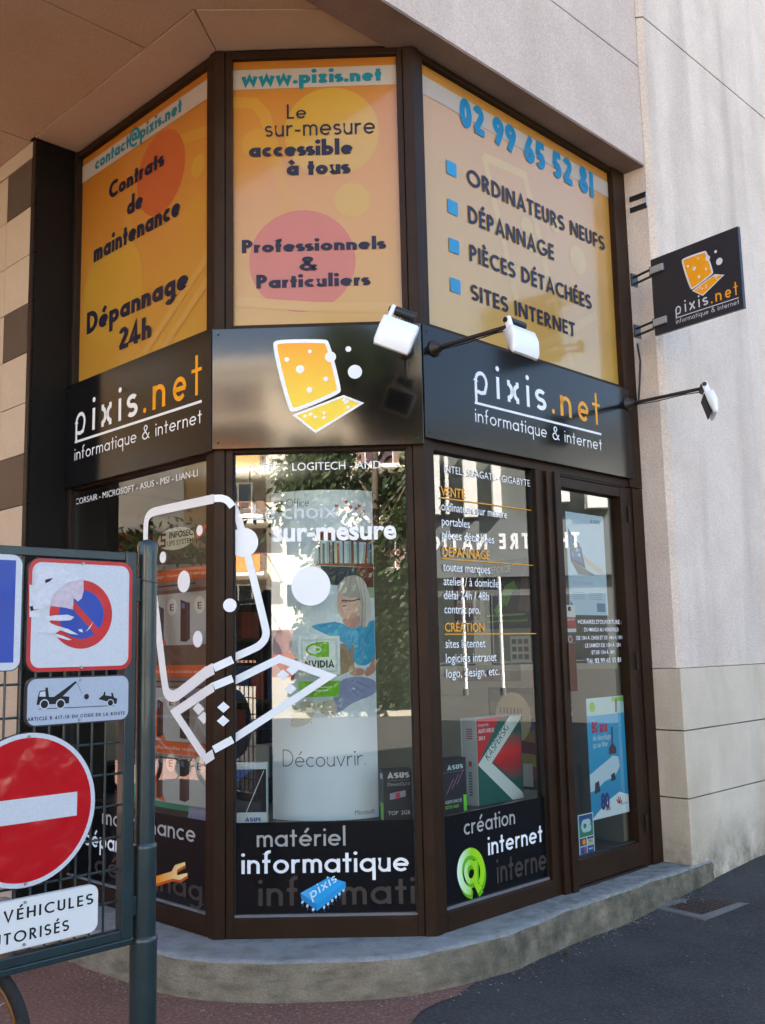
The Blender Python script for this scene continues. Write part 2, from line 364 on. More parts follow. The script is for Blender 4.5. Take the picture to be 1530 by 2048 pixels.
# measured outlines on the faces (metres along the face, height)
D={'logo_screen':[(0.3011,2.8039),(0.3222,2.8232),(0.5495,2.8179),(0.5688,2.8062),(0.6216,2.5757),(0.615,2.5538),(0.4025,2.4702),(0.3772,2.4803)],'logo_keys':[(0.4007,2.4467),(0.6417,2.5357),(0.7308,2.4977),(0.5025,2.3609)],'logo_dots':[(0.4791,2.7665,0.0096),(0.3649,2.7284,0.012),(0.4301,2.678,0.0207),(0.5561,2.6251,0.0119),(0.4752,2.5721,0.0142),(0.5809,2.7355,0.0271),(0.6696,2.7727,0.0144),(0.7,2.6565,0.0349)],'logo_sq':[(0.4506,2.4406),(0.4791,2.45),(0.5019,2.4336),(0.5444,2.4544),(0.5441,2.4309),(0.6437,2.5183),(0.6604,2.51),(0.6526,2.5039),(0.6637,2.4785)],'bl_L1':[(0.7941,1.8798),(0.7934,1.9941),(0.806,2.0336),(0.8425,2.0524),(0.9008,2.0571),(1.3374,2.0591)],'bl_M1':[(0.0094,2.0502),(0.039,2.0509),(0.0686,2.0382),(0.0908,2.0078)],'bl_M1L':[(1.3939,2.0486),(1.4816,2.0483)],'bl_C1':[(0.0643,2.0451),(0.0855,2.0232),(0.1031,1.98),(0.1276,1.9014),(0.1623,1.7525),(0.243,1.4171),(0.2457,1.3895),(0.2372,1.3622),(0.2162,1.3387),(0.1884,1.3222),(0.0843,1.2801)],'bl_M2':[(0.0897,1.2723),(0.0173,1.2411)],'bl_M2L':[(1.4947,1.2414),(1.3972,1.2102)],'bl_L2':[(1.3407,1.2089),(1.1216,1.1079),(1.0681,1.0921),(1.0204,1.0989),(0.9883,1.1326),(0.8789,1.6327),(0.8332,1.7555),(0.7954,1.8879)],'bk_L1':[(1.341,1.1182),(1.0825,1.0137),(1.2984,0.8394),(1.3608,0.7965)],'bk_M1L':[(1.4828,1.1536),(1.3975,1.1207)],'bk_M1':[(0.0895,1.1834),(0.0101,1.1532)],'bk_C1':[(0.0839,1.1681),(0.3075,1.2706),(0.5454,1.1823),(0.0835,0.8971)],'bk_M2':[(0.0905,0.9004),(-0.012,0.8485)],'bk_M2L':[(1.475,0.8402),(1.3872,0.8005)],'bl_dotC':[(0.4634,1.616,0.0948),(0.1366,1.8361,0.0721)],'bl_dotM':[(0.0769,1.5298,0.0326)],'bl_dotL':[(0.9619,1.8054,0.0302),(1.1536,1.6668,0.0553),(1.289,1.9141,0.0267),(1.2764,1.375,0.0408)],'bl_diaM':[(0.0462,1.05),(0.0447,0.9868)],'bl_diaL':[(1.2847,1.0373),(1.329,0.9951)],'bl_diaC':[(0.3704,1.2172),(0.3245,1.194),(0.359,1.1277)],'chip_top':[(0.3978,0.1918),(0.5317,0.2614),(0.6084,0.2373),(0.4721,0.1417)],'chip_s1':[(0.3978,0.1918),(0.4721,0.1417),(0.4745,0.1112),(0.4009,0.1643)],'chip_s2':[(0.4721,0.1417),(0.6084,0.2373),(0.6093,0.2131),(0.4745,0.1112)],'chip_pins':[(0.4077,0.1558),(0.4299,0.1391),(0.4569,0.1225),(0.5074,0.1314),(0.5266,0.1461),(0.5459,0.1607),(0.5631,0.176),(0.5803,0.1888),(0.599,0.2048)],'chip_txt':[(0.4486,0.1649),(0.569,0.2425)],'wrench':[(0.8301,0.1749),(1.0625,0.2441),(1.0895,0.2773),(1.1767,0.3032),(1.1795,0.2889),(1.11,0.2578),(1.1076,0.2316),(1.197,0.2547),(1.1971,0.2423),(1.1375,0.2136),(1.0698,0.2102),(0.9098,0.1609),(0.8307,0.1405)],'at_box':[(0.197,0.3451),(0.4132,0.3122),(0.4008,0.0982),(0.1867,0.1372)],'st_out':[(0.2375,0.4852),(0.7565,0.4759),(0.7738,2.1041),(0.241,2.1182)],'st_shelf1':[(0.466,1.7488),(0.7798,1.7375),(0.7793,1.7159),(0.4657,1.7293)],'st_shelf2':[(0.4642,1.8978),(0.7794,1.8898),(0.7784,1.8426),(0.4637,1.8577)],'st_books':[(0.4709,1.8539),(0.7784,1.7375)],'st_dark1':[(0.4982,1.7263),(0.6785,1.7183),(0.6774,1.6607),(0.5832,1.627),(0.497,1.6362)],'st_dark2':[(0.6785,1.7183),(0.7793,1.7159),(0.7761,1.5651),(0.6757,1.5674)],'st_gbook':[(0.7305,1.6163),(0.7773,1.6188),(0.7761,1.5651),(0.7331,1.5675)],'st_hair':[(0.5791,1.5912),(0.5818,1.627),(0.62,1.6693),(0.6706,1.6803),(0.7134,1.6598),(0.7404,1.5731),(0.7494,1.4872),(0.7192,1.4096),(0.6837,1.4246),(0.6931,1.5384),(0.6685,1.5676),(0.6181,1.5581)],'st_hairl':[(0.6633,1.6754),(0.7134,1.6598),(0.7404,1.5731),(0.7494,1.4872),(0.7192,1.4096),(0.7088,1.4241),(0.7111,1.5451),(0.6839,1.6246)],'st_face':[(0.5828,1.5983),(0.611,1.5654),(0.6721,1.5675),(0.6952,1.5384),(0.687,1.4815),(0.6378,1.4556),(0.6021,1.4621),(0.5812,1.4982),(0.5762,1.5483)],'st_neck':[(0.6093,1.4655),(0.685,1.4886),(0.6908,1.4209),(0.637,1.408),(0.6018,1.4443)],'st_shirt':[(0.4512,1.4335),(0.5876,1.4496),(0.637,1.4101),(0.6873,1.4246),(0.7631,1.4584),(0.7771,1.4438),(0.7767,1.3588),(0.7512,1.2324),(0.655,1.224),(0.6356,1.3336),(0.451,1.4157)],'st_arm':[(0.7517,1.3593),(0.7776,1.3658),(0.7741,1.2039),(0.7107,1.1632),(0.7045,1.2054),(0.7462,1.2325)],'st_hand':[(0.6335,1.2139),(0.7047,1.2159),(0.7075,1.1773),(0.6329,1.1789)],'st_laptop':[(0.575,1.3385),(0.6535,1.3368),(0.6583,1.2099),(0.5725,1.1767)],'st_jeans':[(0.572,1.1525),(0.6448,1.1759),(0.7242,1.1685),(0.767,1.1413),(0.7716,1.0878),(0.6352,1.0446),(0.5766,0.9914),(0.5411,1.0218)],'st_sock1':[(0.3536,1.0434),(0.4551,1.0697),(0.4653,1.0234),(0.4393,0.9603),(0.3958,0.9365),(0.3273,0.9308),(0.3531,0.9974)],'st_sock2':[(0.4657,1.0482),(0.5635,1.0709),(0.5732,0.9999),(0.5225,0.9812),(0.4832,1.0088)],'st_gl':[(0.6035,1.5491),(0.6502,1.548),(0.6899,1.5578)],'st_cushion':[(0.2426,1.3566),(0.279,1.4339),(0.3078,1.4403),(0.3503,1.3825),(0.3423,1.2978),(0.2421,1.2859)],'st_cushr':[(0.2386,1.3001),(0.371,1.3042),(0.37,1.2126),(0.3479,1.143),(0.2384,1.2648)],'st_flow':[(0.5824,2.0302),(0.6301,2.051),(0.6515,2.0233),(0.6952,2.031),(0.7143,2.0033),(0.6804,2.0167),(0.6185,2.0109)],'st_stem':[(0.664,1.9146),(0.6329,2.0032),(0.6797,1.98),(0.7092,2.0012)],'st_dec':[(0.2933,0.7457),(0.7027,0.7413),(0.294,0.8275)],'st_ms':[(0.6483,0.5051),(0.7429,0.5123),(0.6488,0.5278)],'st_off':[(0.3237,2.0296),(0.4426,2.0302),(0.3241,2.0737)],'st_offl':[(0.2678,2.0605),(0.2854,2.0696),(0.3058,2.0631),(0.3053,2.0117),(0.2849,2.0071),(0.2675,2.02)],'nv1':[(0.3984,1.3702),(0.5992,1.3776),(0.596,1.1871),(0.3965,1.1914)],'nv2':[(0.3962,1.163),(0.5956,1.1587),(0.5848,1.0834),(0.4026,1.092)],'w_frame':[(-1.5936,0.9941),(-1.1513,1.0061),(-1.1383,0.3469),(-1.5795,0.2855)],'w_gf':[(-1.5978,1.9487),(-1.1435,1.9135),(-1.1594,1.4402),(-1.5968,1.4427)],'w_fly1':[(-1.9018,1.913),(-1.6499,1.8872),(-1.6571,1.5128),(-1.9024,1.5297)],'w_fly2':[(-1.3627,1.3803),(-1.1807,1.3757),(-1.1855,1.1991),(-1.3671,1.2006)],'w_fly3':[(-1.8817,1.1743),(-1.2815,1.1709),(-1.2874,1.0552),(-1.887,1.0519)],'w_fly4':[(-1.5016,1.4248),(-1.1693,1.4224),(-1.1708,1.3935),(-1.503,1.395)],'w_edge':[(-0.7203,0.03),(-0.3728,0.0393),(-0.7615,1.3129),(-0.5948,0.9306),(-0.8535,1.0121),(-0.75,0.6732)],'tow_truck':[(-0.3922,1.1596),(-0.3888,1.1819),(-0.3843,1.1968),(-0.3812,1.2004),(-0.3649,1.2005),(-0.3643,1.2092),(-0.3569,1.2089),(-0.3521,1.1802),(-0.3356,1.1794),(-0.2652,1.2245),(-0.2587,1.2215),(-0.3065,1.1799),(-0.2841,1.1777),(-0.2849,1.1569),(-0.3921,1.1577)],'tow_win':[(-0.3847,1.1825),(-0.3819,1.1967),(-0.3648,1.1978),(-0.3636,1.1815)],'tow_wheels':[(-0.3671,1.1582,0.0121),(-0.3135,1.1565,0.0122),(-0.14,1.1509,0.0095),(-0.2254,1.1749,0.0086)],'tow_cable':[(-0.2609,1.2224),(-0.2407,1.1857)],'tow_car':[(-0.1836,1.1654),(-0.166,1.1772),(-0.1626,1.1877),(-0.1586,1.1875),(-0.1584,1.1756),(-0.1359,1.1718),(-0.1378,1.1818),(-0.1324,1.1836),(-0.1267,1.1674),(-0.1148,1.1628),(-0.1182,1.1458),(-0.1545,1.1568)],'tow_line':[(-0.3857,1.1449),(-0.1272,1.1415)],'tow_txt':[(-0.42,1.1134),(-0.0865,1.108),(-0.4203,1.1231)],'tear_a':[(-0.3889,1.5687),(-0.3743,1.5634),(-0.3494,1.5671),(-0.3282,1.5613),(-0.3027,1.5603),(-0.281,1.5491),(-0.2506,1.5482),(-0.2439,1.5444),(-0.2432,1.5084),(-0.2493,1.4862),(-0.2621,1.476),(-0.2775,1.4876),(-0.2788,1.45),(-0.3045,1.4556),(-0.3384,1.459),(-0.3613,1.4606),(-0.3926,1.4794),(-0.392,1.5336)],'tear_b':[(-0.4264,1.5248),(-0.3979,1.5237),(-0.3849,1.495),(-0.3882,1.464),(-0.3912,1.4254),(-0.4236,1.4252)],'tear_c':[(-0.383,1.4255),(-0.3377,1.4317),(-0.2955,1.434),(-0.274,1.4263),(-0.2866,1.4164),(-0.3205,1.4143),(-0.3622,1.416)],'tear_d':[(-0.39,1.3794),(-0.3621,1.4102),(-0.3327,1.3987),(-0.2945,1.3889),(-0.2576,1.3703),(-0.2856,1.3732),(-0.3198,1.385),(-0.3445,1.3715),(-0.3817,1.3763)],'tear_e':[(-0.3405,1.3754),(-0.3109,1.3675),(-0.2809,1.3548),(-0.2937,1.3537),(-0.3318,1.3637)],'tear_f':[(-0.2339,1.379),(-0.206,1.414),(-0.2188,1.3909)],'tear_g':[(-0.2602,1.3869),(-0.2472,1.3889),(-0.2426,1.3782),(-0.2535,1.3798)],'tear_m1':[(-0.3758,1.5419),(-0.3489,1.5487),(-0.3612,1.5365),(-0.3755,1.5302)],'tear_m2':[(-0.4245,1.4577),(-0.4145,1.4597),(-0.4113,1.4483),(-0.3898,1.4505),(-0.4201,1.4436)]}
# ------------------------------------------------------------------ surface materials
def weathered(name, c1, c2, stain, rough=.85, s1=2.2, streak=(5, 5, .5), amount=.45, bump=.25, grain=180, moss=None):
    """plaster/stone/concrete: cloudy base, running stains, fine grain relief"""
    m = mat(name, c1, rough); t = m.node_tree; b = t.nodes['Principled BSDF']; N = t.nodes.new; L = t.links.new
    b.inputs['Specular IOR Level'].default_value = .25
    tc = N('ShaderNodeTexCoord')
    n1 = N('ShaderNodeTexNoise'); n1.inputs['Scale'].default_value = s1; n1.inputs['Detail'].default_value = 8; n1.inputs['Roughness'].default_value = .65
    L(tc.outputs['Object'], n1.inputs['Vector'])
    r1 = N('ShaderNodeValToRGB'); r1.color_ramp.elements[0].position = .32; r1.color_ramp.elements[1].position = .68
    r1.color_ramp.elements[0].color = (*c1, 1); r1.color_ramp.elements[1].color = (*c2, 1); L(n1.outputs[0], r1.inputs[0])
    mp = N('ShaderNodeMapping'); mp.inputs['Scale'].default_value = streak; L(tc.outputs['Object'], mp.inputs[0])
    n2 = N('ShaderNodeTexNoise'); n2.inputs['Scale'].default_value = 1; n2.inputs['Detail'].default_value = 7; L(mp.outputs[0], n2.inputs['Vector'])
    r2 = N('ShaderNodeValToRGB'); r2.color_ramp.elements[0].position = .48; r2.color_ramp.elements[1].position = .72; L(n2.outputs[0], r2.inputs[0])
    mm = N('ShaderNodeMath'); mm.operation = 'MULTIPLY'; mm.inputs[1].default_value = amount; L(r2.outputs[0], mm.inputs[0])
    mx = N('ShaderNodeMix'); mx.data_type = 'RGBA'; L(mm.outputs[0], mx.inputs[0]); L(r1.outputs[0], mx.inputs[6]); mx.inputs[7].default_value = (*stain, 1)
    out = mx.outputs[2]
    n3 = N('ShaderNodeTexNoise'); n3.inputs['Scale'].default_value = grain; n3.inputs['Detail'].default_value = 3; L(tc.outputs['Object'], n3.inputs['Vector'])
    r3 = N('ShaderNodeMapRange'); r3.inputs[1].default_value = .3; r3.inputs[2].default_value = .7; r3.inputs[3].default_value = .85; r3.inputs[4].default_value = 1.13; L(n3.outputs[0], r3.inputs[0])
    m2 = N('ShaderNodeMix'); m2.data_type = 'RGBA'; m2.blend_type = 'MULTIPLY'; m2.inputs[0].default_value = 1; L(out, m2.inputs[6]); L(r3.outputs[0], m2.inputs[7]); out = m2.outputs[2]
    if moss:
        col, axis, lo, hi, sc, th = moss
        sx = N('ShaderNodeSeparateXYZ'); L(tc.outputs['Object'], sx.inputs[0])
        mr = N('ShaderNodeMapRange'); mr.inputs[1].default_value = lo; mr.inputs[2].default_value = hi; L(sx.outputs[axis], mr.inputs[0])
        n4 = N('ShaderNodeTexNoise'); n4.inputs['Scale'].default_value = sc; n4.inputs['Detail'].default_value = 8; n4.inputs['Roughness'].default_value = .7; L(tc.outputs['Object'], n4.inputs['Vector'])
        r4 = N('ShaderNodeMapRange'); r4.inputs[1].default_value = th-.06; r4.inputs[2].default_value = th+.24; L(n4.outputs[0], r4.inputs[0])
        m4 = N('ShaderNodeMath'); m4.operation = 'MULTIPLY'; L(mr.outputs[0], m4.inputs[0]); L(r4.outputs[0], m4.inputs[1])
        m5 = N('ShaderNodeMix'); m5.data_type = 'RGBA'; L(m4.outputs[0], m5.inputs[0]); L(out, m5.inputs[6]); m5.inputs[7].default_value = (*col, 1); out = m5.outputs[2]
    L(out, b.inputs['Base Color'])
    bp = N('ShaderNodeBump'); bp.inputs['Strength'].default_value = bump; bp.inputs['Distance'].default_value = .006
    L(n3.outputs[0], bp.inputs['Height']); L(bp.outputs[0], b.inputs['Normal'])
    return m
M_wall = weathered('facade_render', (.70, .575, .48), (.82, .69, .585), (.50, .40, .335), amount=.55, streak=(3.4, 3.4, .3), bump=.5, grain=95)
M_base = weathered('base_stone', (.66, .555, .425), (.76, .65, .51), (.44, .35, .23), amount=.5, streak=(3, 3, .8), moss=((.10, .09, .05), 2, .28, -.12, 5, .40))
M_lint = weathered('lintel_render', (.58, .46, .39), (.66, .54, .47), (.44, .34, .29), amount=.35, streak=(3, 3, .6), bump=.5, grain=95)
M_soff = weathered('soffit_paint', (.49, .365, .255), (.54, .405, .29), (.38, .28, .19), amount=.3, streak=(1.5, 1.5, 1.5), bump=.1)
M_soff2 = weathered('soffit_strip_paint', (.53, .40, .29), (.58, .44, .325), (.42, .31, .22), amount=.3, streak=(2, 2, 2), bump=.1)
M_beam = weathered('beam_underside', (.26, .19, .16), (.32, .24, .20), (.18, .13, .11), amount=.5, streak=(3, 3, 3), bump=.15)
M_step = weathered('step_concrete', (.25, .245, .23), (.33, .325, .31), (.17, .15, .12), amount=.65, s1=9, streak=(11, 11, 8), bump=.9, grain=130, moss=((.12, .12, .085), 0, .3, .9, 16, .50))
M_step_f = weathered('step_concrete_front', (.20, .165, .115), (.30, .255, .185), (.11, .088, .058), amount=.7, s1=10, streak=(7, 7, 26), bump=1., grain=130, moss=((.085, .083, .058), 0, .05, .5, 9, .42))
M_asph = weathered('asphalt', (.034, .032, .030), (.066, .062, .057), (.125, .118, .108), amount=.5, s1=2.0, streak=(62, 62, 62), bump=1., grain=120)
M_red = weathered('red_asphalt', (.17, .078, .055), (.23, .105, .075), (.36, .24, .18), amount=.7, s1=2.6, streak=(62, 62, 62), bump=1., grain=120)
M_brown = mat('bronze_aluminium', (.027, .0115, .0045), .48, var=.35, scale=4, metal=.1, spec=.22, bump=.03, bscale=300)
M_brownd = mat('bronze_aluminium_dark', (.020, .012, .008), .5, var=.15, scale=3, spec=.25)
M_dark = mat('dark_panel', (.007, .005, .004), .5, var=.3, scale=2, spec=.2)
M_glass = glass_mat('window_glass', .15, tint=(.88, .92, .87))
M_vinyl = mat('white_vinyl', (.90, .90, .90), .45)
M_black = mat('black_film', (.006, .006, .007), .16, spec=.5)
M_gasket = mat('gasket', (.012, .012, .012), .6)

# ------------------------------------------------------------------ ground
def gz(p):
    u = (p-B).dot(dR); return -.165+.05*min(max(u-1.3, 0), 1.6)
g = MB()
us = [-320, -60, -12, 1.3, 2.9, 20, 80, 320]; vs_ = [-320, -60, -12, 0, 12, 60, 320]
P = [[uv(u, v) for v in vs_] for u in us]
for i in range(len(us)-1):
    for j in range(len(vs_)-1):
        qd = [P[i][j], P[i][j+1], P[i+1][j+1], P[i+1][j]]
        g.face([(p.x, p.y, gz(p)) for p in qd][::-1], M_asph)
tag(g.build('street'), kind='structure')
# reddish paving of the passage, laid over it
rb = MB(); edge = []
pts = [(.40, 4.62), (.30, 4.48), (.19, 4.354), (.098, 4.177), (-.06, 3.90), (-.3, 3.45), (-.75, 2.7), (-1.4, 1.9), (-2.4, .8), (-4.4, -1.2), (-12, 6.5), (-5, 13.5), (-1, 8), (-.6, 5.2)]
fine = []
for i in range(len(pts)):
    a, b_ = Vector((*pts[i], 0)), Vector((*pts[(i+1) % len(pts)], 0)); n = max(1, int((b_-a).length/.06)) if i < 8 else 1
    for k in range(n):
        p = a.lerp(b_, k/n); jt = noise.noise(Vector((p.x*9, p.y*9, 0)))*.018 if i < 8 else 0
        fine.append((p.x+jt, p.y-jt))
rb.face([(x, y, -.161) for x, y in (fine if _area(fine) > 0 else fine[::-1])], M_red)
tag(rb.build('passage_paving'), kind='structure')
# old concrete step with rounded corner
front = [(-2.16, 5.70), (-1.70, 5.27), (-1.25, 4.85), (-1.06, 4.675), (-.90, 4.565), (-.745, 4.496), (-.57, 4.458), (-.395, 4.441), (-.139, 4.455), (.0, 4.468), (.117, 4.496), (.24, 4.557), (.355, 4.632), (.591, 4.806), (.78, 5.02), (.947, 5.203), (1.15, 5.40), (1.35, 5.595), (1.60, 5.85), (1.90, 6.14), (2.0, 6.25)]
dense = []
for i in range(len(front)-1):
    a, b_ = Vector(front[i]), Vector(front[i+1]); n = max(1, int((b_-a).length/.035))
    for k in range(n): dense.append(a.lerp(b_, k/n))
dense.append(Vector(front[-1]))
back = [Cc+nR*-.03+dR*.02, B+nR*-.05-nC*.02, A-nC*.05, Dd-nL*.05]
st = MB(); N_ = len(dense); rows = 7
def stp(i, k):
    p = dense[i]; d = (dense[min(i+1, N_-1)]-dense[max(i-1, 0)]).normalized(); nrm = Vector((d.y, -d.x))
    rnd = [0, -.012, -.004, .0, .003, .005, .008, .012][k]; z = [0, 0, -.010, -.03, -.07, -.11, -.14, -.185][k]
    w1 = noise.noise(Vector((p.x*7, p.y*7, z*14)))*.010+noise.noise(Vector((p.x*25, p.y*25, z*40)))*.006
    if k < 2: w1 = 0 if k == 0 else w1*.3
    zz = z+(noise.noise(Vector((p.x*6, p.y*6, 3)))*.006 if k in (1, 2) else 0)
    q = p+nrm*(rnd+w1) if k else p-nrm*.05
    return (q.x, q.y, zz if k else 0)
V = [[stp(i, k) for k in range(8)] for i in range(N_)]
flat = [p for r in V for p in r]; fs1 = []; fs2 = []
for i in range(N_-1):
    for k in range(7):
        (fs1 if k < 2 else fs2).append((i*8+k, i*8+k+1, (i+1)*8+k+1, (i+1)*8+k))
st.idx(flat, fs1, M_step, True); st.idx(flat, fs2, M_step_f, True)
topring = [V[i][0] for i in range(N_)]+[(b_.x, b_.y, 0) for b_ in back]
st.face(topring, M_step)
tag(st.build('step'), kind='structure')

# ------------------------------------------------------------------ corner building
bld = empty('corner_building', Matrix.Translation(uv(2.2, .19, -.165)), 'pale rendered corner building with beige soffit and tiled passage wall', 'building')
def bpart(name, fn, m):
    o = one(name, fn, m); o.parent = bld; o.matrix_parent_inverse = bld.matrix_world.inverted(); return o
def prism_uv(mb, pl, z0, z1, m):
    pts_ = [uv(u, v) for u, v in pl]; mb.prism([(p.x, p.y) for p in pts_], z0, z1, m)
for z0, z1, m, ch in ((-.35, .378, M_base, .006), (.386, .776, M_base, .006), (.784, 1.150, M_base, .006), (1.154, 5.44, M_wall, .03), (5.45, 9.6, M_wall, .03), (9.61, 16, M_wall, .03)):
    for u0, u1 in ((2.066, 5.2), (5.206, 9.2), (9.206, 14.)):
        c_ = ch if u0 < 3 else .004
        vv = .19 if m is M_wall else .185
        bpart('stone_slab', lambda b: prism_uv(b, [(u0, -.09), (u0, vv-c_*1.2), (u0+c_, vv), (u1, vv), (u1, -.09)], z0, z1, m), m)
for u0, u1 in ((-3.4, -.6), (-.594, 2.062)):
    bpart('lintel', lambda b: uvbox(b, u0, u1, -.106, .15, 4.402, 5.088, M_lint), M_lint)
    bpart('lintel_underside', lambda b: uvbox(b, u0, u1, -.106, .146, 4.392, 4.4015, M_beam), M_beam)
    bpart('facade_panel', lambda b: uvbox(b, u0, u1, -.3, .15, 5.096, 8.4, M_lint), M_lint)
    bpart('facade_panel', lambda b: uvbox(b, u0, u1, -.3, .15, 8.41, 16, M_lint), M_lint)
bpart('upper_storeys', lambda b: uvbox(b, -3.38, 14, -12, -.31, 4.47, 15.9, M_wall), M_wall)
bpart('rear_masonry', lambda b: (uvbox(b, 2.6, 14, -12, -.1, -.3, 4.46, M_wall), uvbox(b, -.9, 2.59, -12, -4.3, -.3, 4.46, M_wall)), M_wall)
# soffit of the passage: border strips and large panels with open joints
zc = 4.405
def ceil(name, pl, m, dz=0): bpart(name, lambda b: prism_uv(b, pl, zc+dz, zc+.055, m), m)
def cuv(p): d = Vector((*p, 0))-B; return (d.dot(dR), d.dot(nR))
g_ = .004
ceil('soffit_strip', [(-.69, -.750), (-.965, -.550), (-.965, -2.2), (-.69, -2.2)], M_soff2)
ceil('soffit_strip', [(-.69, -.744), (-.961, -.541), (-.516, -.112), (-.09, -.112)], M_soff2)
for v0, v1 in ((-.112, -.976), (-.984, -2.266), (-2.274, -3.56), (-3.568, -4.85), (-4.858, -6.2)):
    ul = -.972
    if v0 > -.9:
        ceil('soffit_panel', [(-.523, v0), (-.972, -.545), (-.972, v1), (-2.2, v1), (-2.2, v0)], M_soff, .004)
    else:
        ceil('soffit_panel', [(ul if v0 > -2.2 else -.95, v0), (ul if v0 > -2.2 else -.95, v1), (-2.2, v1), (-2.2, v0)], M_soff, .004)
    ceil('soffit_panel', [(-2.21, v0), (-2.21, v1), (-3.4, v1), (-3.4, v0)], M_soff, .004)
bpart('return_panel', lambda b: uvbox(b, -.949, -.685, -2.27, -2.214, -.165, 4.404, M_dark), M_dark)
bpart('return_trim', lambda b: uvbox(b, -.956, -.9495, -2.25, -2.213, -.165, 4.404, M_brownd), M_brownd)
bpart('tile_backing', lambda b: uvbox(b, -.934, -.4, -9, -2.272, -.3, 4.4, M_brownd), mat('tile_grout', (.20, .16, .12), .9))
M_tile = weathered('pale_tile', (.50, .41, .30), (.56, .46, .35), (.40, .32, .23), amount=.3, rough=.5, bump=.05)
M_tiled = weathered('taupe_tile', (.085, .065, .048), (.105, .08, .06), (.065, .05, .038), amount=.3, rough=.5, bump=.05)
tl, tld = MB(), MB()
tilem = {}
for k in range(15):
    z1 = 4.30-.3035*k; z0 = z1-.2995
    for c_ in range(6):
        v1 = -2.262-.004-(c_-1)*.33 if c_ else -2.214; v0 = v1-(.326 if c_ else .048)
        darkt = c_ in (1, 4) and (k+c_-1) % 3 == 0
        key = (bool(c_), darkt)
        if key not in tilem:
            mb_ = MB(); wd = .326 if c_ else .048; mm_ = M_tiled if darkt else M_tile
            mb_.box((-.007, 0, 0), (.007, wd, .2995), mm_, .0025); tilem[key] = mb_.build('tile', mm_, link=False).data
        o = bpy.data.objects.new('tile', tilem[key]); COL.objects.link(o); o.parent = bld; o.matrix_parent_inverse = bld.matrix_world.inverted()
        T = Matrix(((q_, -q_, 0, 0), (q_, q_, 0, 0), (0, 0, 1, 0), (0, 0, 0, 1))); T.translation = uv(-.942, v1, z0); o.matrix_world = T
bpart('ceiling_band', lambda b: uvbox(b, -.955, -.935, -9, -2.215, 4.303, 4.404, M_tile), M_tile)

# ------------------------------------------------------------------ shop room behind the glass
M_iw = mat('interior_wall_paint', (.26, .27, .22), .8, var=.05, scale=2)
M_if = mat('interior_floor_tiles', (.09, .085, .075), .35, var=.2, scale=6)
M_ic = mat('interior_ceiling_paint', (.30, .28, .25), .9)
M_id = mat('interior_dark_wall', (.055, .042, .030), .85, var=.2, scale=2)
def room(name, fn, m): return tag(one(name, fn, m), kind='structure')
room('shop_floor', lambda b: prism_uv(b, [(-.60, -.70), (-.03, -.10), (2.06, -.085), (2.5, -.085), (2.5, -4.2), (-.60, -4.2)], -.05, .004, M_if), M_if)
room('shop_ceiling', lambda b: prism_uv(b, [(-.60, -.70), (-.03, -.10), (2.5, -.1), (2.5, -4.2), (-.60, -4.2)], 2.64, 2.70, M_ic), M_ic)
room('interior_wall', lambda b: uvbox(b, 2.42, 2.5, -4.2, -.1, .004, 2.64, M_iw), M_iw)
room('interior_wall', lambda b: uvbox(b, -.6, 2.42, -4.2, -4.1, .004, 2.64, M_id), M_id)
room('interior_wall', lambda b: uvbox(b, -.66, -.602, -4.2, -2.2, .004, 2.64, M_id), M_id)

# ------------------------------------------------------------------ shopfront: bronze aluminium frames, glass, printed films, door
shop = empty('shopfront', Matrix.Translation(A), 'brown aluminium corner shopfront with orange films above and glass below', 'shopfront')
def sp(name, fn, m, F):
    b = MB(); fn(b); o = b.build(name, m, shop); o.matrix_parent_inverse = shop.matrix_world.inverted(); o.matrix_world = F; return o
def bar(name, F, s0, s1, z0, z1, o0=-.09, o1=0., m=None, bev=.003): return sp(name, lambda b: b.box((s0, z0, o0), (s1, z1, o1), m or M_brown, bev), m or M_brown, F)
TOP = 4.402
# centre face
bar('mullion', FC, .0, .052, 0, TOP); bar('mullion', FC, .054, .09, 0, TOP, o1=-.008)
bar('mullion', FC, LC-.052, LC, 0, TOP); bar('mullion', FC, .94, LC-.054, 0, TOP, o1=-.008)
for F, s0, s1 in ((FC, .09, .94), (FL, .03, 1.385), (FR, .085, 1.915)):
    bar('rail', F, s0, s1, 4.362, TOP, o1=-.01); bar('rail', F, s0, s1, 2.275, 2.925, o1=-.012)
bar('rail', FC, .09, .94, .0, .088, o1=-.006); bar('rail', FL, .03, 1.385, .0, .088, o1=-.006); bar('rail', FR, .085, .93, .0, .088, o1=-.006)
# left face
bar('mullion', FL, -.01, .03, 0, TOP, m=M_brownd); bar('mullion', FL, LL-.045, LL, 0, TOP); bar('mullion', FL, 1.385, LL-.047, 0, TOP, o1=-.008)
# right face
bar('mullion', FR, 0, .045, 0, TOP); bar('mullion', FR, .047, .085, 0, TOP, o1=-.008)
bar('mullion', FR, .93, 1.004, 0, 2.275, o1=-.008); bar('mullion', FR, 1.006, 1.062, 0, 2.275, o1=.012); bar('mullion', FR, 1.064, 1.118, 0, 2.275, o1=.026)
bar('mullion', FR, 1.915, LR-.004, 2.275, TOP); bar('mullion', FR, 1.945, LR-.004, 0, 2.27, o1=-.002); bar('mullion', FR, 1.874, 1.943, 0, 2.27, o1=-.014)
bar('rail', FR, 1.12, 1.872, 2.262, 2.274, o1=-.01); bar('threshold', FR, 1.12, 1.872, 0, .012, o1=.0, m=M_brownd)
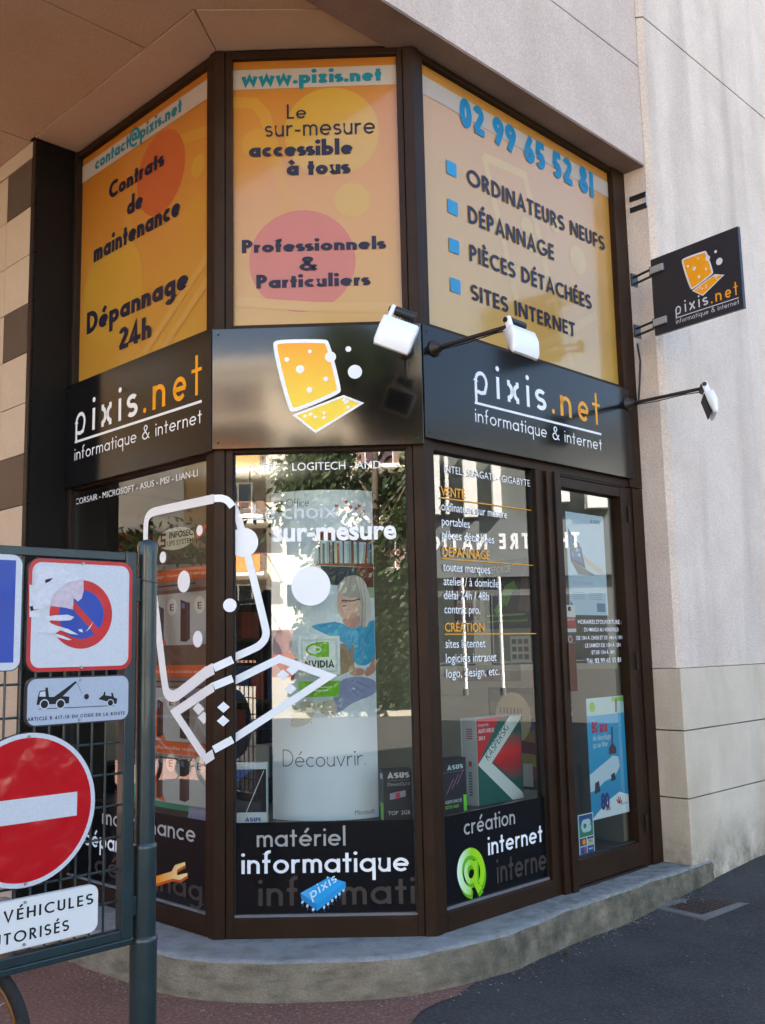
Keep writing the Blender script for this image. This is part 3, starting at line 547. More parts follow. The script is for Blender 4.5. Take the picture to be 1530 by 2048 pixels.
# glazing beads and silicone lines
for F, s0, s1 in ((FC, .09, .94), (FL, .03, 1.385), (FR, .085, .93)):
    bar('glazing_bead', F, s0, s1, .088, .1, -.06, -.03, mat('bead_grey', (.17, .165, .17), .4), 0)
    for a, b_ in ((s0, s0+.007), (s1-.007, s1)): bar('glazing_bead', F, a, b_, .1, 2.275, -.06, -.033, M_gasket, 0)
def pane(F, s0, s1, z0, z1, off=-.045, par=None, name='pane'):
    return sp(name, lambda b: b.face([(s0, z0, off), (s1, z0, off), (s1, z1, off), (s0, z1, off)], M_glass), M_glass, F)
paneC = pane(FC, .09, .94, .09, 2.28); paneL = pane(FL, .03, 1.385, .09, 2.28); paneR = pane(FR, .085, .93, .09, 2.28)
# lower black films
for F, s0, s1 in ((FC, .098, .932), (FL, .038, 1.377), (FR, .093, .922)):
    o = sp('black_film', lambda b: b.box((s0, .1, -.044), (s1, .512, -.0405), M_black), M_black, F)
    if F is FC: filmC = o
    elif F is FL: filmL = o
    else: filmR = o
# door
door = sp('door', lambda b: [b.box((1.122, .016, -.075), (1.166, 2.258, -.004), M_brown, .003), b.box((1.799, .016, -.075), (1.870, 2.258, -.004), M_brown, .003),
                               b.box((1.166, .016, -.072), (1.799, .15, -.006), M_brown, .003), b.box((1.166, 2.2, -.072), (1.799, 2.258, -.006), M_brown, .003)], M_brown, FR)
def sub(par, name, fn, m): b = MB(); fn(b); return b.build(name, m, par)
sub(door, 'pane', lambda b: b.face([(1.166, .15, -.045), (1.799, .15, -.045), (1.799, 2.2, -.045), (1.166, 2.2, -.045)], M_glass), M_glass)
M_hand = mat('handle_brown', (.10, .042, .025), .4, var=.1, scale=6, metal=.3)
sub(door, 'handle', lambda b: [b.box((1.112, 1.055, .024), (1.178, 1.318, .036), M_hand, .004), b.box((1.13, 1.10, -.006), (1.158, 1.13, .024), M_hand), b.box((1.13, 1.24, -.006), (1.158, 1.27, .024), M_hand)], M_hand)
sub(door, 'lock', lambda b: b.tube([(1.144, .93, -.01), (1.144, .93, .006)], .014, mat('lock_steel', (.35, .34, .32), .3, metal=1), 14), None)
for z_ in (.25, 1.2, 2.1): sub(door, 'hinge', lambda b: [b.tube([(1.8725, z_-.05, .004), (1.8725, z_+.05, .004)], .008, M_brownd, 10)], M_brownd)
sub(door, 'glazing_bead', lambda b: b.box((1.166, .15, -.06), (1.799, .16, -.03), M_gasket), M_gasket)

# ---- orange printed films behind the upper panes
finks0 = ink; NAVY = ink(25, 26, 50); TEAL = ink(10, 118, 138); TEAL2 = ink(0, 120, 165); OFFW = finks0(176, 163, 152)
O1, O2, O3 = srgb(222, 132, 28), srgb(232, 150, 50), srgb(228, 168, 40)
def film_mat(name, stops, lo, hi):
    stops = [(p_, tuple(c_*.66 for c_ in cl)) for p_, cl in stops]; m = gradient(name, stops, 1, lo, hi, rough=.45, coat=1.); bs_ = m.node_tree.nodes['Principled BSDF']; bs_.inputs['Coat Roughness'].default_value = .12; bs_.inputs['Coat IOR'].default_value = 1.58; return m
fm = film_mat('orange_film', [(0, srgb(225, 168, 50)), (1, srgb(216, 132, 26)), (.5, srgb(226, 154, 54))], 2.9, 4.36)
fmR = film_mat('orange_film_sky_haze', [(0, srgb(226, 176, 66)), (1, srgb(222, 154, 60)), (.5, srgb(226, 168, 72))], 2.9, 4.36)  # same orange print, paled: sky haze on the right face put into the colour
def finks(r, g, b):
    m = ink(r, g, b); bs_ = m.node_tree.nodes['Principled BSDF']; bs_.inputs['Coat Weight'].default_value = 1.; bs_.inputs['Coat Roughness'].default_value = .12; bs_.inputs['Coat IOR'].default_value = 1.58; return m
YEL = finks(188, 143, 44); RED = finks(178, 84, 34); REDC = finks(184, 94, 62); YELF = finks(188, 134, 42); PALE = finks(192, 145, 66)
def film(F, s0, s1, m): return sp('printed_film', lambda b: b.box((s0, 2.922, -.05), (s1, 4.364, -.042), m), m, F)
fC = film(FC, .088, .942, fm); fL = film(FL, .028, 1.387, fm); fR = film(FR, .083, 1.917, fmR)
def clip_poly(pts, x0, x1, y0, y1):
    def cl(p, f, it):
        out = []
        for i in range(len(p)):
            a, b_ = p[i-1], p[i]; fa, fb = f(a), f(b_)
            if fa != fb: out.append(it(a, b_))
            if fb: out.append(b_)
        return out
    ix = lambda x: (lambda a, b_: (x, a[1]+(b_[1]-a[1])*(x-a[0])/(b_[0]-a[0])))
    iy = lambda y: (lambda a, b_: (a[0]+(b_[0]-a[0])*(y-a[1])/(b_[1]-a[1]), y))
    for f, it in ((lambda p: p[0] >= x0, ix(x0)), (lambda p: p[0] <= x1, ix(x1)), (lambda p: p[1] >= y0, iy(y0)), (lambda p: p[1] <= y1, iy(y1))):
        if pts: pts = cl(pts, f, it)
    return pts
def shapes(par, s0, s1, items):
    b = MB()
    for i, (kind, prm, m) in enumerate(items):
        off = -.0416+.0003*i
        if kind == 'c': pl = [(prm[0]+prm[2]*math.cos(2*math.pi*k/48), prm[1]+(prm[3] if len(prm) > 3 else prm[2])*math.sin(2*math.pi*k/48)) for k in range(48)]
        elif kind == 'p': pl = prm
        elif kind == 'l':
            for qd in ribbon(prm[0], prm[1]):
                pl = clip_poly(list(qd), s0, s1, 2.924, 4.362)
                if len(pl) > 2: poly(b, pl, off, m)
            continue
        pl = clip_poly(pl, s0, s1, 2.924, 4.362)
        if len(pl) > 2: poly(b, pl, off, m)
    return b.build('printed_shapes', None, par)
shapes(fC, .09, .94, [('l', ([(.05, 4.14), (.20, 4.13), (.255, 4.06), (.36, 3.60), (.42, 3.40)], .06), YELF), ('c', (.60, 3.955, .245), YEL), ('c', (.22, 3.90, .085), YELF), ('c', (.70, 3.58, .092), YEL), ('c', (.44, 3.265, .27), REDC),
                  ('l', ([(.95, 3.0), (.5, 3.02), (.1, 3.06)], .05), PALE), ('p', [(.09, 4.206), (.94, 4.206), (.94, 4.315), (.09, 4.315)], OFFW)])
shapes(fL, .03, 1.385, [('l', ([(1.38, 4.02), (1.1, 4.07), (.68, 3.90)], .06), YELF), ('l', ([(.56, 3.84), (.68, 3.1), (.80, 2.93)], .07), YELF), ('c', (.90, 3.955, .24), RED), ('c', (1.26, 3.86, .06), YEL), ('c', (1.24, 3.60, .10), YELF), ('c', (.40, 3.40, .33), YEL),
                    ('c', (.80, 3.34, .05), YELF), ('l', ([(.75, 2.95), (1.38, 3.35)], .05), PALE), ('l', ([(.93, 2.93), (1.38, 3.22)], .05), PALE), ('p', [(.03, 4.206), (1.385, 4.206), (1.385, 4.315), (.03, 4.315)], OFFW)])
YP = finks(193, 152, 74)
shapes(fR, .085, 1.915, [('l', ([(.62, 4.02), (1.0, 4.04), (1.18, 3.5), (1.4, 2.95)], .05), YP), ('l', ([(.62, 4.02), (.95, 3.0)], .05), YP), ('c', (1.52, 3.66, .09), YP), ('c', (1.0, 3.72, .06), YP), ('c', (1.28, 3.82, .05), YP), ('l', ([(.95, 2.95), (1.7, 3.35)], .05), YP),
                      ('p', [(.085, 4.194), (1.915, 4.194), (1.915, 4.30), (.085, 4.30)], OFFW)])
k = dict(w=.42, ls=.1); zo = -.0375
text_part('contact@pixis.net', .185, 1.11, 4.232, .052, zo, TEAL, fL, w=.34, ls=.12, name='lettering')
text_part('Contrats', .355, .938, 3.985, .104, zo, NAVY, fL, w=.36, ls=.12, ref='c')
text_part('de', .56, .727, 3.815, .068, zo, NAVY, fL, w=.36, ls=.12)
text_part('maintenance', .189, 1.10, 3.643, .075, zo, NAVY, fL, w=.36, ls=.12)
text_part('Dépannage', .121, 1.179, 3.212, .135, zo, NAVY, fL, w=.36, ls=.12, ref='c')
text_part('24h', .488, .827, 3.028, .128, zo, NAVY, fL, w=.36, ls=.12, ref='c')
text_part('www.pixis.net', .135, .863, 4.228, .048, zo, TEAL, fC, w=.40, ls=.12)
text_part('Le', .369, .47, 4.034, .080, zo, NAVY, fC, w=.19, ref='c')
text_part('sur-mesure', .256, .824, 3.938, .061, zo, NAVY, fC, w=.17, ls=.2)
text_part('accessible', .171, .707, 3.829, .052, zo, NAVY, fC, w=.40, ls=.11)
text_part('à tous', .365, .689, 3.724, .052, zo, NAVY, fC, w=.40, ls=.11)
text_part('Professionnels', .133, .863, 3.314, .070, zo, NAVY, fC, w=.38, ls=.12, ref='c')
text_part('&', .428, .511, 3.21, .075, zo, NAVY, fC, w=.34, ref='c')
text_part('Particuliers', .206, .78, 3.124, .072, zo, NAVY, fC, w=.38, ls=.12, ref='c')
text_part('02 99 65 52 81', .416, 1.745, 4.132, .172, zo, TEAL2, fR, w=.42, ls=.12, ref='c')
for t_, s1_, z_, h_ in (('ORDINATEURS NEUFS', 1.831, 3.804, .096), ('DÉPANNAGE', 1.257, 3.584, .098), ('PIÈCES DÉTACHÉES', 1.64, 3.368, .093), ('SITES INTERNET', 1.444, 3.15, .088)):
    text_part(t_, .459, s1_, z_, h_, zo, NAVY, fR, w=.30, ls=.2, ref='c')
    b = MB(); poly(b, [(.29, z_+.005), (.372, z_+.005), (.372, z_+.082), (.29, z_+.082)], zo, ink(40, 140, 185)); b.build('bullet', None, fR)

# ---- lettering and graphics on the glass
go = -.038
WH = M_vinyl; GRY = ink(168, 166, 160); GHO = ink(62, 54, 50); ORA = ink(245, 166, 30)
text_part('matériel', .195, .611, .4015, .053, go, GRY, filmC, w=.19)
text_part('informatique', .123, .904, .2815, .0615, go, WH, filmC, w=.21, ls=.16)
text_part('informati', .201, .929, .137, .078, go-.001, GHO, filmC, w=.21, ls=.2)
text_part('création', .256, .661, .406, .052, go, GRY, filmR, w=.19)
text_part('internet', .436, .891, .285, .058, go, WH, filmR, w=.21)
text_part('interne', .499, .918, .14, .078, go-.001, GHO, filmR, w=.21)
text_part('maintenance', .391, 1.262, .403, .055, go, GRY, filmL, w=.19)
text_part('dépannage', .203, .905, .272, .058, go, WH, filmL, w=.21)
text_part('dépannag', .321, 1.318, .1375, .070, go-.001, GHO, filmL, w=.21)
# blue chip, wrench and green at-sign printed on the films
b = MB(); poly(b, D['chip_s1'], go, ink(30, 130, 190)); poly(b, D['chip_s2'], go, ink(20, 150, 215)); poly(b, D['chip_top'], go+.0004, gradient('chip_blue', [(0, srgb(120, 200, 235)), (1, srgb(25, 160, 225))], 0, .33, .47))
for s_, z_ in D['chip_pins']:
    poly(b, [(s_-.006, z_-.012), (s_+.004, z_-.008), (s_+.004, z_+.004), (s_-.006, z_)], go+.0006, ink(200, 225, 235)); poly(b, [(s_-.001, z_-.024), (s_+.002, z_-.024), (s_+.002, z_-.01), (s_-.001, z_-.01)], go+.0006, ink(40, 110, 150))
c0, c1 = D['chip_txt']; ang = math.atan2(c1[1]-c0[1], c1[0]-c0[0]); ln = math.hypot(c1[0]-c0[0], c1[1]-c0[1])
polys, W_ = stroke_text('piXis', .2, .3)
for grp in polys:
    for qd in grp:
        pp = [(c0[0]+(x*ln/W_)*math.cos(ang)-(y*.03)*math.sin(ang)*.6, c0[1]+(x*ln/W_)*math.sin(ang)+(y*.03)*.9) for x, y in qd]; poly(b, pp, go+.0009, ink(215, 240, 250))
b.build('chip_graphic', None, filmC)
b = MB(); wr = D['wrench']; poly(b, [(x+.004, y-.012) for x, y in wr], go, ink(196, 84, 20)); poly(b, wr, go+.0005, gradient('wrench_orange', [(0, srgb(240, 150, 30)), (1, srgb(250, 235, 170))], 0, .95, 1.20)); b.build('wrench_graphic', None, filmL)
b = MB()
ctr = (.300, .222); G1 = gradient('at_green', [(0, srgb(235, 255, 235)), (.55, srgb(150, 215, 20)), (1, srgb(165, 225, 20))], 0, .185, .40); G2 = ink(96, 175, 14)
def at_sign(dx, dy, off, m):
    Tm = lambda p: (ctr[0]+dx+p[0], ctr[1]+dy+p[1]-.12*p[0])
    strip(b, [Tm(p) for p in arc(0, .01, .086, .092, -42, 268, 40)], .036, off, m)
    strip(b, [Tm(p) for p in arc(-.004, .008, .036, .044, 20, 335, 26)], .026, off+.0001, m)
    strip(b, [Tm(p) for p in [(.036, .06), (.034, .0), (.03, -.045), (.05, -.075), (.07, -.06)]], .028, off+.0002, m)
at_sign(.010, -.020, go, G2); at_sign(.006, -.012, go+.0003, G2); at_sign(0, 0, go+.0008, G1)
b.build('at_sign_graphic', None, filmR)
# brand lines, slogans and services
text_part('CORSAIR - MICROSOFT - ASUS - MSI - LIAN-LI', .029, 1.271, 2.193, .035, go, WH, paneL, font='sans', ref='c')
text_part('ANTEC - LOGITECH - AMD', .144, .814, 2.185, .038, go, WH, paneC, font='sans', ref='c')
text_part('Le choix', .187, .593, 1.946, .075, go, mat('frosted_vinyl', (.62, .64, .66), .6), paneC, font='sans', ref='c')
text_part('sur-mesure', .28, .883, 1.838, .058, go, WH, paneC, font='sans', ref='x', bold=.03)
text_part('INTEL - SEAGATE - GIGABYTE', .193, .915, 2.18, .037, go, WH, paneR, font='sans', ref='c')
for t_, s1_, z_, h_, o_ in (('VENTE', .352, 2.06, .046, 1), ('ordinateurs sur mesure', .696, 1.985, .028, 0), ('portables', .38, 1.91, .028, 0), ('pièces détachées', .577, 1.842, .028, 0), ('DÉPANNAGE', .536, 1.755, .046, 1), ('toutes marques', .532, 1.682, .028, 0), ('atelier / à domicile', .60, 1.612, .028, 0),
                        ('délai 24h / 48h', .517, 1.543, .028, 0), ('contrat pro.', .44, 1.473, .028, 0), ('CRÉATION', .471, 1.384, .042, 1), ('sites internet', .473, 1.304, .028, 0), ('logiciels intranet', .56, 1.233, .028, 0), ('logo, design, etc.', .579, 1.16, .028, 0)):
    text_part(t_, .163, s1_, z_, h_, go, ORA if o_ else WH, paneR, font='sans', ref='c' if o_ else 'x', bold=.012 if o_ else .004)
    if o_: b = MB(); strip(b, [(.16, z_-.013), (.915, z_-.013)], .005, go, ORA); b.build('rule_line', None, paneR)
for t_, s0_, s1_, z_, h_ in (("HORAIRES D'OUVERTURE :", 1.321, 1.785, 1.425, .024), ('DU MARDI AU VENDREDI', 1.38, 1.747, 1.381, .022), ('DE 10H À 12H30 ET DE 14H À 19H', 1.298, 1.785, 1.334, .022), ('LE SAMEDI DE 10H À 12H', 1.383, 1.761, 1.29, .022), ('ET DE 13H À 18H', 1.447, 1.688, 1.249, .022), ('Tél. 02 99 65 52 81', 1.389, 1.758, 1.199, .027)):
    text_part(t_, s0_, s1_, z_, h_, go, WH, door, font='sans', ref='c', bold=.006)
# large white laptop outline running over glass and mullion
def vin(par, F, F0, name, fn): b = MB(); fn(b); o = b.build(name, M_vinyl, par); return o
LW = .052
def dia(b, s_, z_, off, w=.030, h=.026): poly(b, [(s_-w, z_), (s_, z_-h), (s_+w, z_), (s_, z_+h)], off, M_vinyl)
def outl(par, fn, F=None):
    b = MB(); fn(b); o = b.build('laptop_outline', M_vinyl, par)
    if F is not None: o.matrix_parent_inverse = par.matrix_world.inverted(); o.matrix_world = F
D['bl_L1'] = ext(D['bl_L1'], None, 1.40); D['bl_L2'] = ext(D['bl_L2'], 1.40); D['bk_L1'] = ext(D['bk_L1'], 1.40); D['bl_C1'] = ext(D['bl_C1'], None, .06); D['bk_C1'] = ext(D['bk_C1'], .06, .06)
def smooth(p, n=2):
    for _ in range(n): p = [p[0]]+[q for i in range(len(p)-1) for q in ((p[i][0]*.75+p[i+1][0]*.25, p[i][1]*.75+p[i+1][1]*.25), (p[i][0]*.25+p[i+1][0]*.75, p[i][1]*.25+p[i+1][1]*.75))]+[p[-1]]
    return p
for n_ in ('bl_L1', 'bl_C1', 'bl_L2', 'bl_M1'): D[n_] = smooth(D[n_])
D['bl_M1L'] = ext(D['bl_M1L'], 1.386, LL); D['bl_M2L'] = ext(D['bl_M2L'], LL, 1.386); D['bk_M1L'] = ext(D['bk_M1L'], LL, 1.386); D['bk_M2L'] = ext(D['bk_M2L'], LL, 1.392)
D['bl_M1'] = ext(D['bl_M1'], 0, None); D['bl_M2'] = ext(D['bl_M2'], .09, 0); D['bk_M1'] = ext(D['bk_M1'], .09, 0); D['bk_M2'] = ext(D['bk_M2'], .09, 0)
for n_, w_, o_ in (('bl_L1', .046, 0), ('bl_L2', .058, .0002), ('bk_L1', .048, .0001)): outl(paneL, lambda b: strip(b, D[n_], w_, go+o_, M_vinyl))
for s_, z_, r_ in D['bl_dotL']: outl(paneL, lambda b: disc(b, s_, z_, r_, go+.0004, M_vinyl))
for s_, z_ in D['bl_diaL']: outl(paneL, lambda b: dia(b, s_, z_, go+.0004, .05, .03))
for n_, o_ in (('bl_C1', 0), ('bk_C1', .0002)): outl(paneC, lambda b: strip(b, D[n_], .036, go+o_, M_vinyl))
for s_, z_, r_ in D['bl_dotC']: outl(paneC, lambda b: disc(b, s_, z_, r_, go+.0004, M_vinyl, n=48))
for s_, z_ in D['bl_diaC']: outl(paneC, lambda b: dia(b, s_, z_, go+.0004))
for n_, w_ in (('bl_M1', .036), ('bl_M2', .038), ('bk_M1', .036), ('bk_M2', .036)): outl(shop, lambda b: strip(b, D[n_], w_, .002, M_vinyl), FC)
for s_, z_, r_ in D['bl_dotM']: outl(shop, lambda b: disc(b, s_, z_, r_, .0024, M_vinyl), FC)
for s_, z_ in D['bl_diaM']: outl(shop, lambda b: dia(b, s_, z_, .0024), FC)
for n_, w_ in (('bl_M1L', .046), ('bl_M2L', .055), ('bk_M1L', .046), ('bk_M2L', .046)): outl(shop, lambda b: strip(b, D[n_], w_, .002, M_vinyl), FL)

# loose grit along the foot of the step and over the paving
gt = MB(); rg = random.Random(4)
def pebble(x, y, z, r, m):
    k = [Vector((x+r*rg.uniform(.6, 1.2)*dx, y+r*rg.uniform(.6, 1.2)*dy, z+r*rg.uniform(.5, .9)*dz)) for dx, dy, dz in ((1, 0, 0), (0, 1, 0), (-1, 0, 0), (0, -1, 0), (0, 0, 1))]
    for a, b_ in ((0, 1), (1, 2), (2, 3), (3, 0)): gt.face([k[a], k[b_], k[4]], m)
GM = [mat('grit_pale', (.34, .31, .26), .9), mat('grit_brown', (.16, .11, .08), .9), mat('grit_grey', (.11, .105, .10), .9)]
for i in range(900):
    p = dense[rg.randrange(12, N_-4)]; d_ = dense[min(N_-1, 40)]-dense[38]; q = p+Vector((rg.gauss(0, .02), -abs(rg.gauss(0, .10))-.015)); pv = Vector((q.x, q.y, 0))
    pebble(q.x, q.y, gz(pv)+.004, rg.uniform(.0018, .0055), GM[rg.randrange(3)])
for i in range(700):
    q = Vector((rg.uniform(-1.6, 2.3), rg.uniform(3.4, 6.2), 0))
    if (q-B).dot(nR) > .45 or q.y < 4.35: pebble(q.x, q.y, gz(q)+.004, rg.uniform(.0015, .004), GM[rg.randrange(3)])
tag(gt.build('grit'), 'fine loose grit scattered on the paving before the step', 'grit', kind='stuff')
# ------------------------------------------------------------------ fascia signs
M_sign = mat('glossy_black_panel', (.007, .007, .008), .14, spec=.32)
M_signC = mat('brushed_black_panel', (.095, .086, .078), .075, metal=.92, spec=.5, bump=.05, bscale=2.2)
ORG = gradient('logo_orange', [(0, srgb(250, 215, 60)), (1, srgb(250, 160, 10)), (.55, srgb(252, 190, 40))], 1, 2.50, 2.84)
OR2 = ink(247, 165, 22)
def sign_board(F, s0, s1, z0, z1, o0, o1, m, label):
    e = empty('fascia_sign', F @ Matrix.Translation((s0, z0, 0)), label, 'sign')
    b = MB(); b.box((0, 0, o0), (s1-s0, z1-z0, o1), m, .002); b.build('board', m, e)
    for x in (.03, s1-s0-.03):
        for y in (.03, z1-z0-.03):
            b = MB(); b.tube([(x, y, o1-.002), (x, y, o1+.002)], .006, mat('screw_dark', (.03, .028, .026), .5, metal=.5), 8); b.build('screw', None, e)
    return e
def wordmark(e, x0, x1, zb, xh, zu, ht, off, white, z_t, w=.15):
    """piXis.net over a rule and the tag line; all in the sign's own coordinates"""
    W = x1-x0
    wd = .175
    # p: stem runs down into the rule
    letters = [('p', 0.0, .09), ('i', .157, .022), ('X', .236, .086), ('i', .380, .022), ('s', .452, .078)]
    h = wd*xh*.5
    def put(ch, a, wid, m, k):
        polys, w0 = stroke_text(ch, wd*1.15, 0); b = MB()
        sx = wid*W/w0
        for g_i, grp in enumerate(polys):
            for qd in grp: b.face([(x0+a*W+p*sx, zb+r*xh, off+.0001*k) for p, r in qd], m)
        b.build('letter', None, e)
    for i, (ch, a, wid) in enumerate(letters[1:]): put(ch, a, wid, white, i)
    b = MB(); px, pr = x0, .060*W
    strip(b, [(px+.012*W, zu), (px+.012*W, zb+xh*.55)]+[(px+.012*W+(pr)*(1-math.cos(R_(t)))*.62, zb+xh*.55+xh*.40*math.sin(R_(t))) for t in range(0, 181, 12)]+[(px+.012*W+pr*1.20, zb+xh*.42), (px+.012*W+pr*1.02, zb+xh*.12), (px+.012*W+pr*.6, zb+xh*.06), (px+.012*W+pr*.15, zb+xh*.10)], wd*xh*.95, off, white)
    b.build('letter', None, e)
    b = MB(); disc(b, x0+.590*W, zb+xh*.10, xh*.115, off, OR2); b.build('letter', None, e)
    put('n', .650, .094, OR2, 1); put('e', .80, .094, OR2, 2)
    b = MB(); tx = x0+.965*W; strip(b, [(tx, zb), (tx, zb+xh*1.62)], wd*xh, off+.0003, OR2); strip(b, [(tx-.035*W, zb+xh*1.02), (tx+.035*W, zb+xh*1.02)], wd*xh*.8, off+.0004, OR2)
    b.build('letter', None, e)
    b = MB(); strip(b, [(x0, zu), (x1, zu)], wd*xh*.62, off+.0005, white); b.build('rule_line', None, e)
    text_part('informatique & internet', x0, x1, z_t, ht, off, white, e, w=.15, ls=.24)
sL = sign_board(FL, -.012, LL+.006, 2.283, 2.905, -.003, .022, M_sign, 'black fascia sign with wordmark above the left window')
wordmark(sL, .119+.012, 1.391+.012, 2.585-2.283, .128, 2.547-2.283, .046, .0228, WH, 2.438-2.283)
sR = sign_board(FR, -.006, 1.925, 2.322, 2.893, -.003, .022, M_sign, 'black fascia sign with wordmark above the right window and door')
wordmark(sR, .381+.006, 1.575+.006, 2.611-2.322, .120, 2.558-2.322, .046, .0228, WH, 2.458-2.322)
sC = sign_board(FC, -.004, 1.029, 2.288, 2.895, -.003, .030, M_signC, 'dark metal fascia sign with orange laptop logo over the centre window')
def logo(par, scr, keys, dots, sqs, off, fill, white, T=lambda p: p, lw=.019, dr=1.):
    b = MB()
    sc_ = chaikin([T(p) for p in scr]); kk = [T(p) for p in keys]
    poly(b, sc_, off, fill); b.build('logo_fill', None, par); b = MB(); poly(b, kk, off, fill); b.build('logo_fill', None, par)
    b = MB(); strip(b, sc_+[sc_[0]], lw, off+.0004, white); b.build('logo_outline', None, par); b = MB(); strip(b, kk+[kk[0]], lw*.55, off+.0004, white)
    b.build('logo_outline', None, par)
    for x, y, r in dots: b = MB(); p = T((x, y)); disc(b, p[0], p[1], r*dr, off+.0008, white); b.build('logo_dot', None, par)
    for x, y in sqs: b = MB(); p = T((x, y)); d_ = .011*dr; poly(b, [(p[0]-d_, p[1]-d_*.3), (p[0]+d_*.1, p[1]-d_*.8), (p[0]+d_, p[1]+d_*.3), (p[0]-d_*.1, p[1]+d_*.8)], off+.0008, white); b.build('logo_key', None, par)
logo(sC, D['logo_screen'], D['logo_keys'], D['logo_dots'], D['logo_sq'], .0308, gradient('logo_orange_local', [(0, srgb(250, 215, 60)), (1, srgb(250, 160, 10)), (.55, srgb(252, 190, 40))], 1, .21, .55), WH, T=lambda p: (p[0]+.004, p[1]-2.288))

# ------------------------------------------------------------------ projecting sign on brackets, spare bracket
ang = R_(-52.5); e1 = Vector((math.cos(ang), math.sin(ang), 0)); P0 = Vector((1.7351, 5.834, 3.1528))
FP = frame(P0, e1)
M_galv = mat('galvanised_steel', (.42, .45, .50), .42, var=.15, scale=30, metal=.6)
M_blk = mat('black_paint', (.012, .012, .013), .4)
ps = empty('projecting_sign', FP, 'navy square hanging sign with laptop logo bracketed to the wall', 'sign')
M_navy = mat('navy_board', (.018, .018, .028), .35, spec=.4)
b = MB(); b.box((0, 0, -.0125), (.60, .48, .0125), M_navy, .002); b.build('board', M_navy, ps)
x0l, y0l = D['logo_screen'][0][0], D['logo_keys'][3][1]
def TL(p): return (.222+(p[0]-.30)*.62, .145+(p[1]-2.355)*.56)
logo(ps, D['logo_screen'], D['logo_keys'], [(x, y, r) for x, y, r in D['logo_dots']], D['logo_sq'], .0135, OR2, ink(225, 220, 225), T=TL, lw=.011, dr=.6)
wordmark(ps, .155, .575, .085, .048, .066, .018, .0135, ink(215, 215, 225), .030, w=.2)
def bracket(par, F, x, y, plate=.075):
    b = MB(); b.box((x-.02, y-.022, -.03), (x+plate, y+.022, -.0135), M_galv, .003); b.box((x-.02, y-.022, .0135), (x+plate, y+.022, .03), M_galv, .003)
    o = b.build('bracket', M_galv, par)
    b = MB()
    for dy in (-.022, .022): b.tube([(x-.16, y+dy-.012, -.0), (x-.01, y+dy, 0)], .008, M_blk, 8)
    b.box((x-.03, y-.03, -.02), (x-.018, y+.03, .02), M_blk); b.box((x-.165, y-.05, -.03), (x-.155, y+.03, .03), M_blk)
    b.build('clamp', M_blk, o)
for y in (.405, .075): bracket(ps, FP, .022, y)
rb_ = empty('spare_bracket', frame(uv(2.055, .08, 4.165), nR), 'small empty metal bracket on the door reveal above the hanging sign', 'bracket')
b = MB(); b.box((.01, -.03, -.045), (.085, .03, -.035), M_blk); b.build('arm', M_blk, rb_)
for y in (.035, -.04):
    b = MB(); b.box((-.05, y-.017, -.06), (.07, y+.017, .0), M_blk, .002); b.build('arm', M_blk, rb_)
b = MB(); b.box((.07, -.045, -.06), (.078, .04, .0), mat('bracket_plate', (.5, .56, .66), .4, metal=.3), .002); b.build('plate', None, rb_)
# cable stub beside the frame
b = MB(); b.tube([uv(2.05, .03, 3.22), uv(2.048, .045, 3.1), uv(2.05, .03, 2.96), uv(2.05, .012, 2.82)], .006, M_blk, 8); tag(b.build('cable'), 'thin black cable on the reveal under the hanging sign', 'cable')

